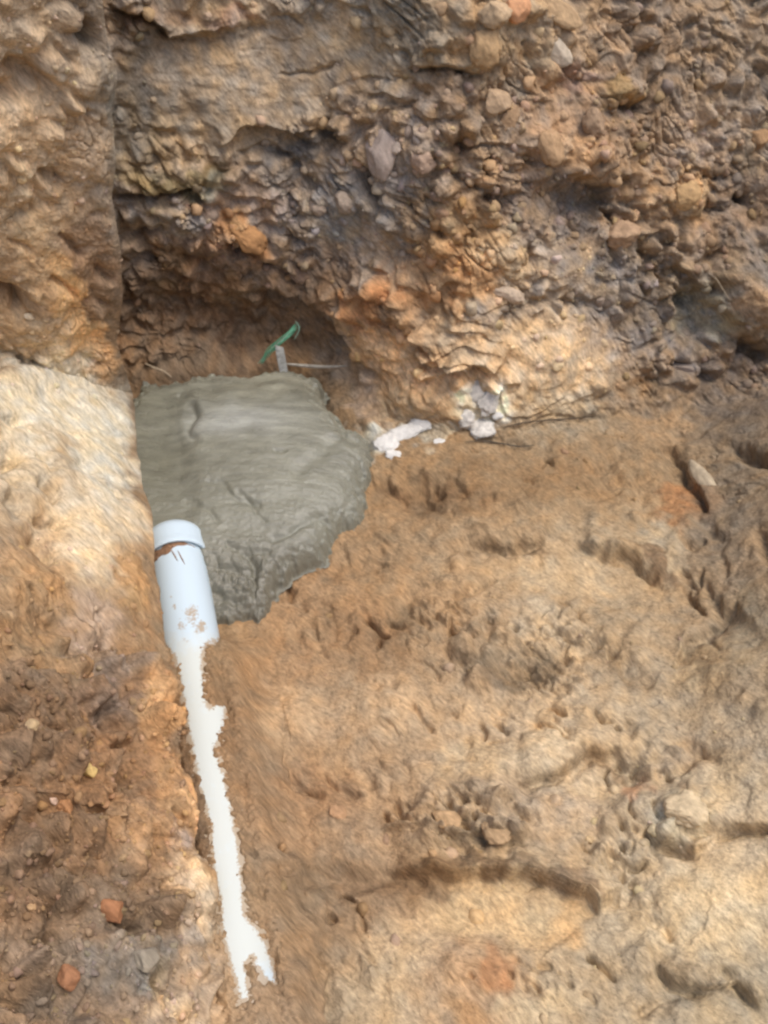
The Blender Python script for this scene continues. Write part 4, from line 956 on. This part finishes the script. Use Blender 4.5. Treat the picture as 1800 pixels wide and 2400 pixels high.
M_ROD = plain('dusty grey metal', (.30, .27, .22), .6, .25, 90, .3, .001)
def along_photo(name, pts, rad, mat, label, cat, look=LG, lift=.004, ref=None, flat=1.0):
    P = []
    for (x, y) in pts:
        rf = ref if ref is not None else look.at(x, y)[0]
        P.append(onview(x, y, rf, lift))
    P = np.array(P); c = curve3(P, 40)
    o = tubes(name, [c], rad, mat, None, c[0], flat); tag(o, label, cat); return o
refr = LG.at(790, 868)[0]
along_photo('thin_rod', [(672,853),(710,857),(760,860),(812,858)], .0045, M_ROD, 'thin grey rod lying between the peg and the sandy lump, behind the concrete', 'rod', ref=refr, lift=.03)
M_ROOT = plain('dry root', (.34, .27, .18), .8, .3, 120, .4, .001)
M_ROOTD = plain('dark root', (.07, .055, .04), .8, .3, 120, .4, .001)
rr = LC.at(420, 890)[0]
along_photo('dry_root', [(340,852),(362,862),(385,870),(402,884)], .0022, M_ROOT, 'thin pale root hanging over the left back edge of the concrete', 'root', ref=rr, lift=.02)
along_photo('dry_root', [(1092,1036),(1130,1033),(1180,1040),(1215,1047),(1252,1044)], .0018, M_ROOTD, 'thin dark root lying on the floor under the greyish lime deposit', 'root', lift=.003)
along_photo('dry_root', [(1180,1002),(1225,990),(1290,984),(1350,980),(1395,976)], .0016, M_ROOTD, 'long thin dark root along the foot of the wall, right of the lime', 'root', lift=.003)
along_photo('dry_root', [(1662,640),(1680,655),(1695,680),(1712,705)], .0014, M_ROOT, 'thin curved root on the right wall above the dark hollow', 'root', lift=.012)

# ================================================================== loose crumbs of soil, too many to count
tmpl = [rock_shape(I2[0], 500+k, 7, .5, .25) for k in range(8)]
def crumbs(name, look, dens, n, rmin, rmax, label, seed, box):
    r = np.random.default_rng(seed)
    m = np.nonzero((look.x > box[0]) & (look.x < box[2]) & (look.y > box[1]) & (look.y < box[3]))[0]
    w = dens(look.x[m], look.y[m])
    # even out grid density
    pick = r.choice(m, size=n, replace=False, p=w/w.sum())
    rad = rmin*(rmax/rmin)**(r.random(n)**2.4)
    Vs = np.empty((n, len(I2[0]), 3)); Cs = np.empty_like(Vs)
    for k, i in enumerate(pick):
        T = tmpl[r.integers(8)]
        q_ = r.normal(size=4); q_ /= np.linalg.norm(q_); a, b_, c, d = q_
        Rm = np.array([[1-2*(c*c+d*d), 2*(b_*c-a*d), 2*(b_*d+a*c)], [2*(b_*c+a*d), 1-2*(b_*b_+d*d), 2*(c*d-a*b_)], [2*(b_*d-a*c), 2*(c*d+a*b_), 1-2*(b_*b_+c*c)]])
        s = rad[k]*r.uniform(.7, 1.2, 3)
        Vs[k] = (T*s)@Rm.T + look.P[i] - look.n[i]*rad[k]*.3
        Cs[k] = look.c[i]*r.uniform(.95, 1.25)*np.array([1, r.uniform(.95, 1.03), r.uniform(.85, 1.1)])
    nv = len(I2[0])
    Fc = (I2[1][None]+(np.arange(n)*nv)[:, None, None]).reshape(-1, 3)
    o = link(name, mesh_np(name, Vs.reshape(-1, 3), Fc, np.clip(Cs, .01, .8).reshape(-1, 3)), M_STONE)
    return tag(o, label, kind='stuff')
def dens_g(x, y):
    d = .012+.06*sstep(960, 800, y)
    d += .8*np.exp(-((x-1050)/300)**2-((y-400)/230)**2) + .6*np.exp(-((x-1550)/250)**2-((y-500)/300)**2)
    d += .35*np.exp(-((x-450)/200)**2-((y-520)/90)**2) + .2*np.exp(-((x-1120)/170)**2-((y-1950)/60)**2) + .1*np.exp(-((x-1350)/250)**2-((y-1540)/70)**2)
    d += .15*np.exp(-((x-700)/130)**2-((y-2100)/180)**2) + .12*np.exp(-((x-1500)/90)**2-((y-2000)/160)**2)
    d *= 1-.85*np.exp(-((x-540)/230)**4-((y-190)/110)**4)
    d *= 1-.95*np.exp(-((x-1340)/190)**4-((y-1350)/50)**4)
    d[(x < 900) & (x > 280) & (y > 850) & (y < 1440)] = 0
    d[(x > 340) & (x < 660) & (y > 1200)] *= .02
    return d
def dens_b(x, y):
    d = .25+.0*x; d += 1.3*sstep(1450, 1700, y); d -= .28*np.exp(-((y-1080)/200)**4)
    d[x > 470] *= .2
    return np.clip(d, .01, None)
crumbs('soil_crumbs', LG, dens_g, 1800, .0026, .016, 'loose crumbs of soil on the wall and floor of the trench', 1, (200, -100, 1900, 2500))
crumbs('soil_crumbs', LB, dens_b, 3000, .0014, .0075, 'loose crumbs of soil on the left bank', 2, (-100, -100, 520, 2500))
print('total', time.time()-T0, 'tris', sum(len(m.polygons)*2 for m in bpy.data.meshes))
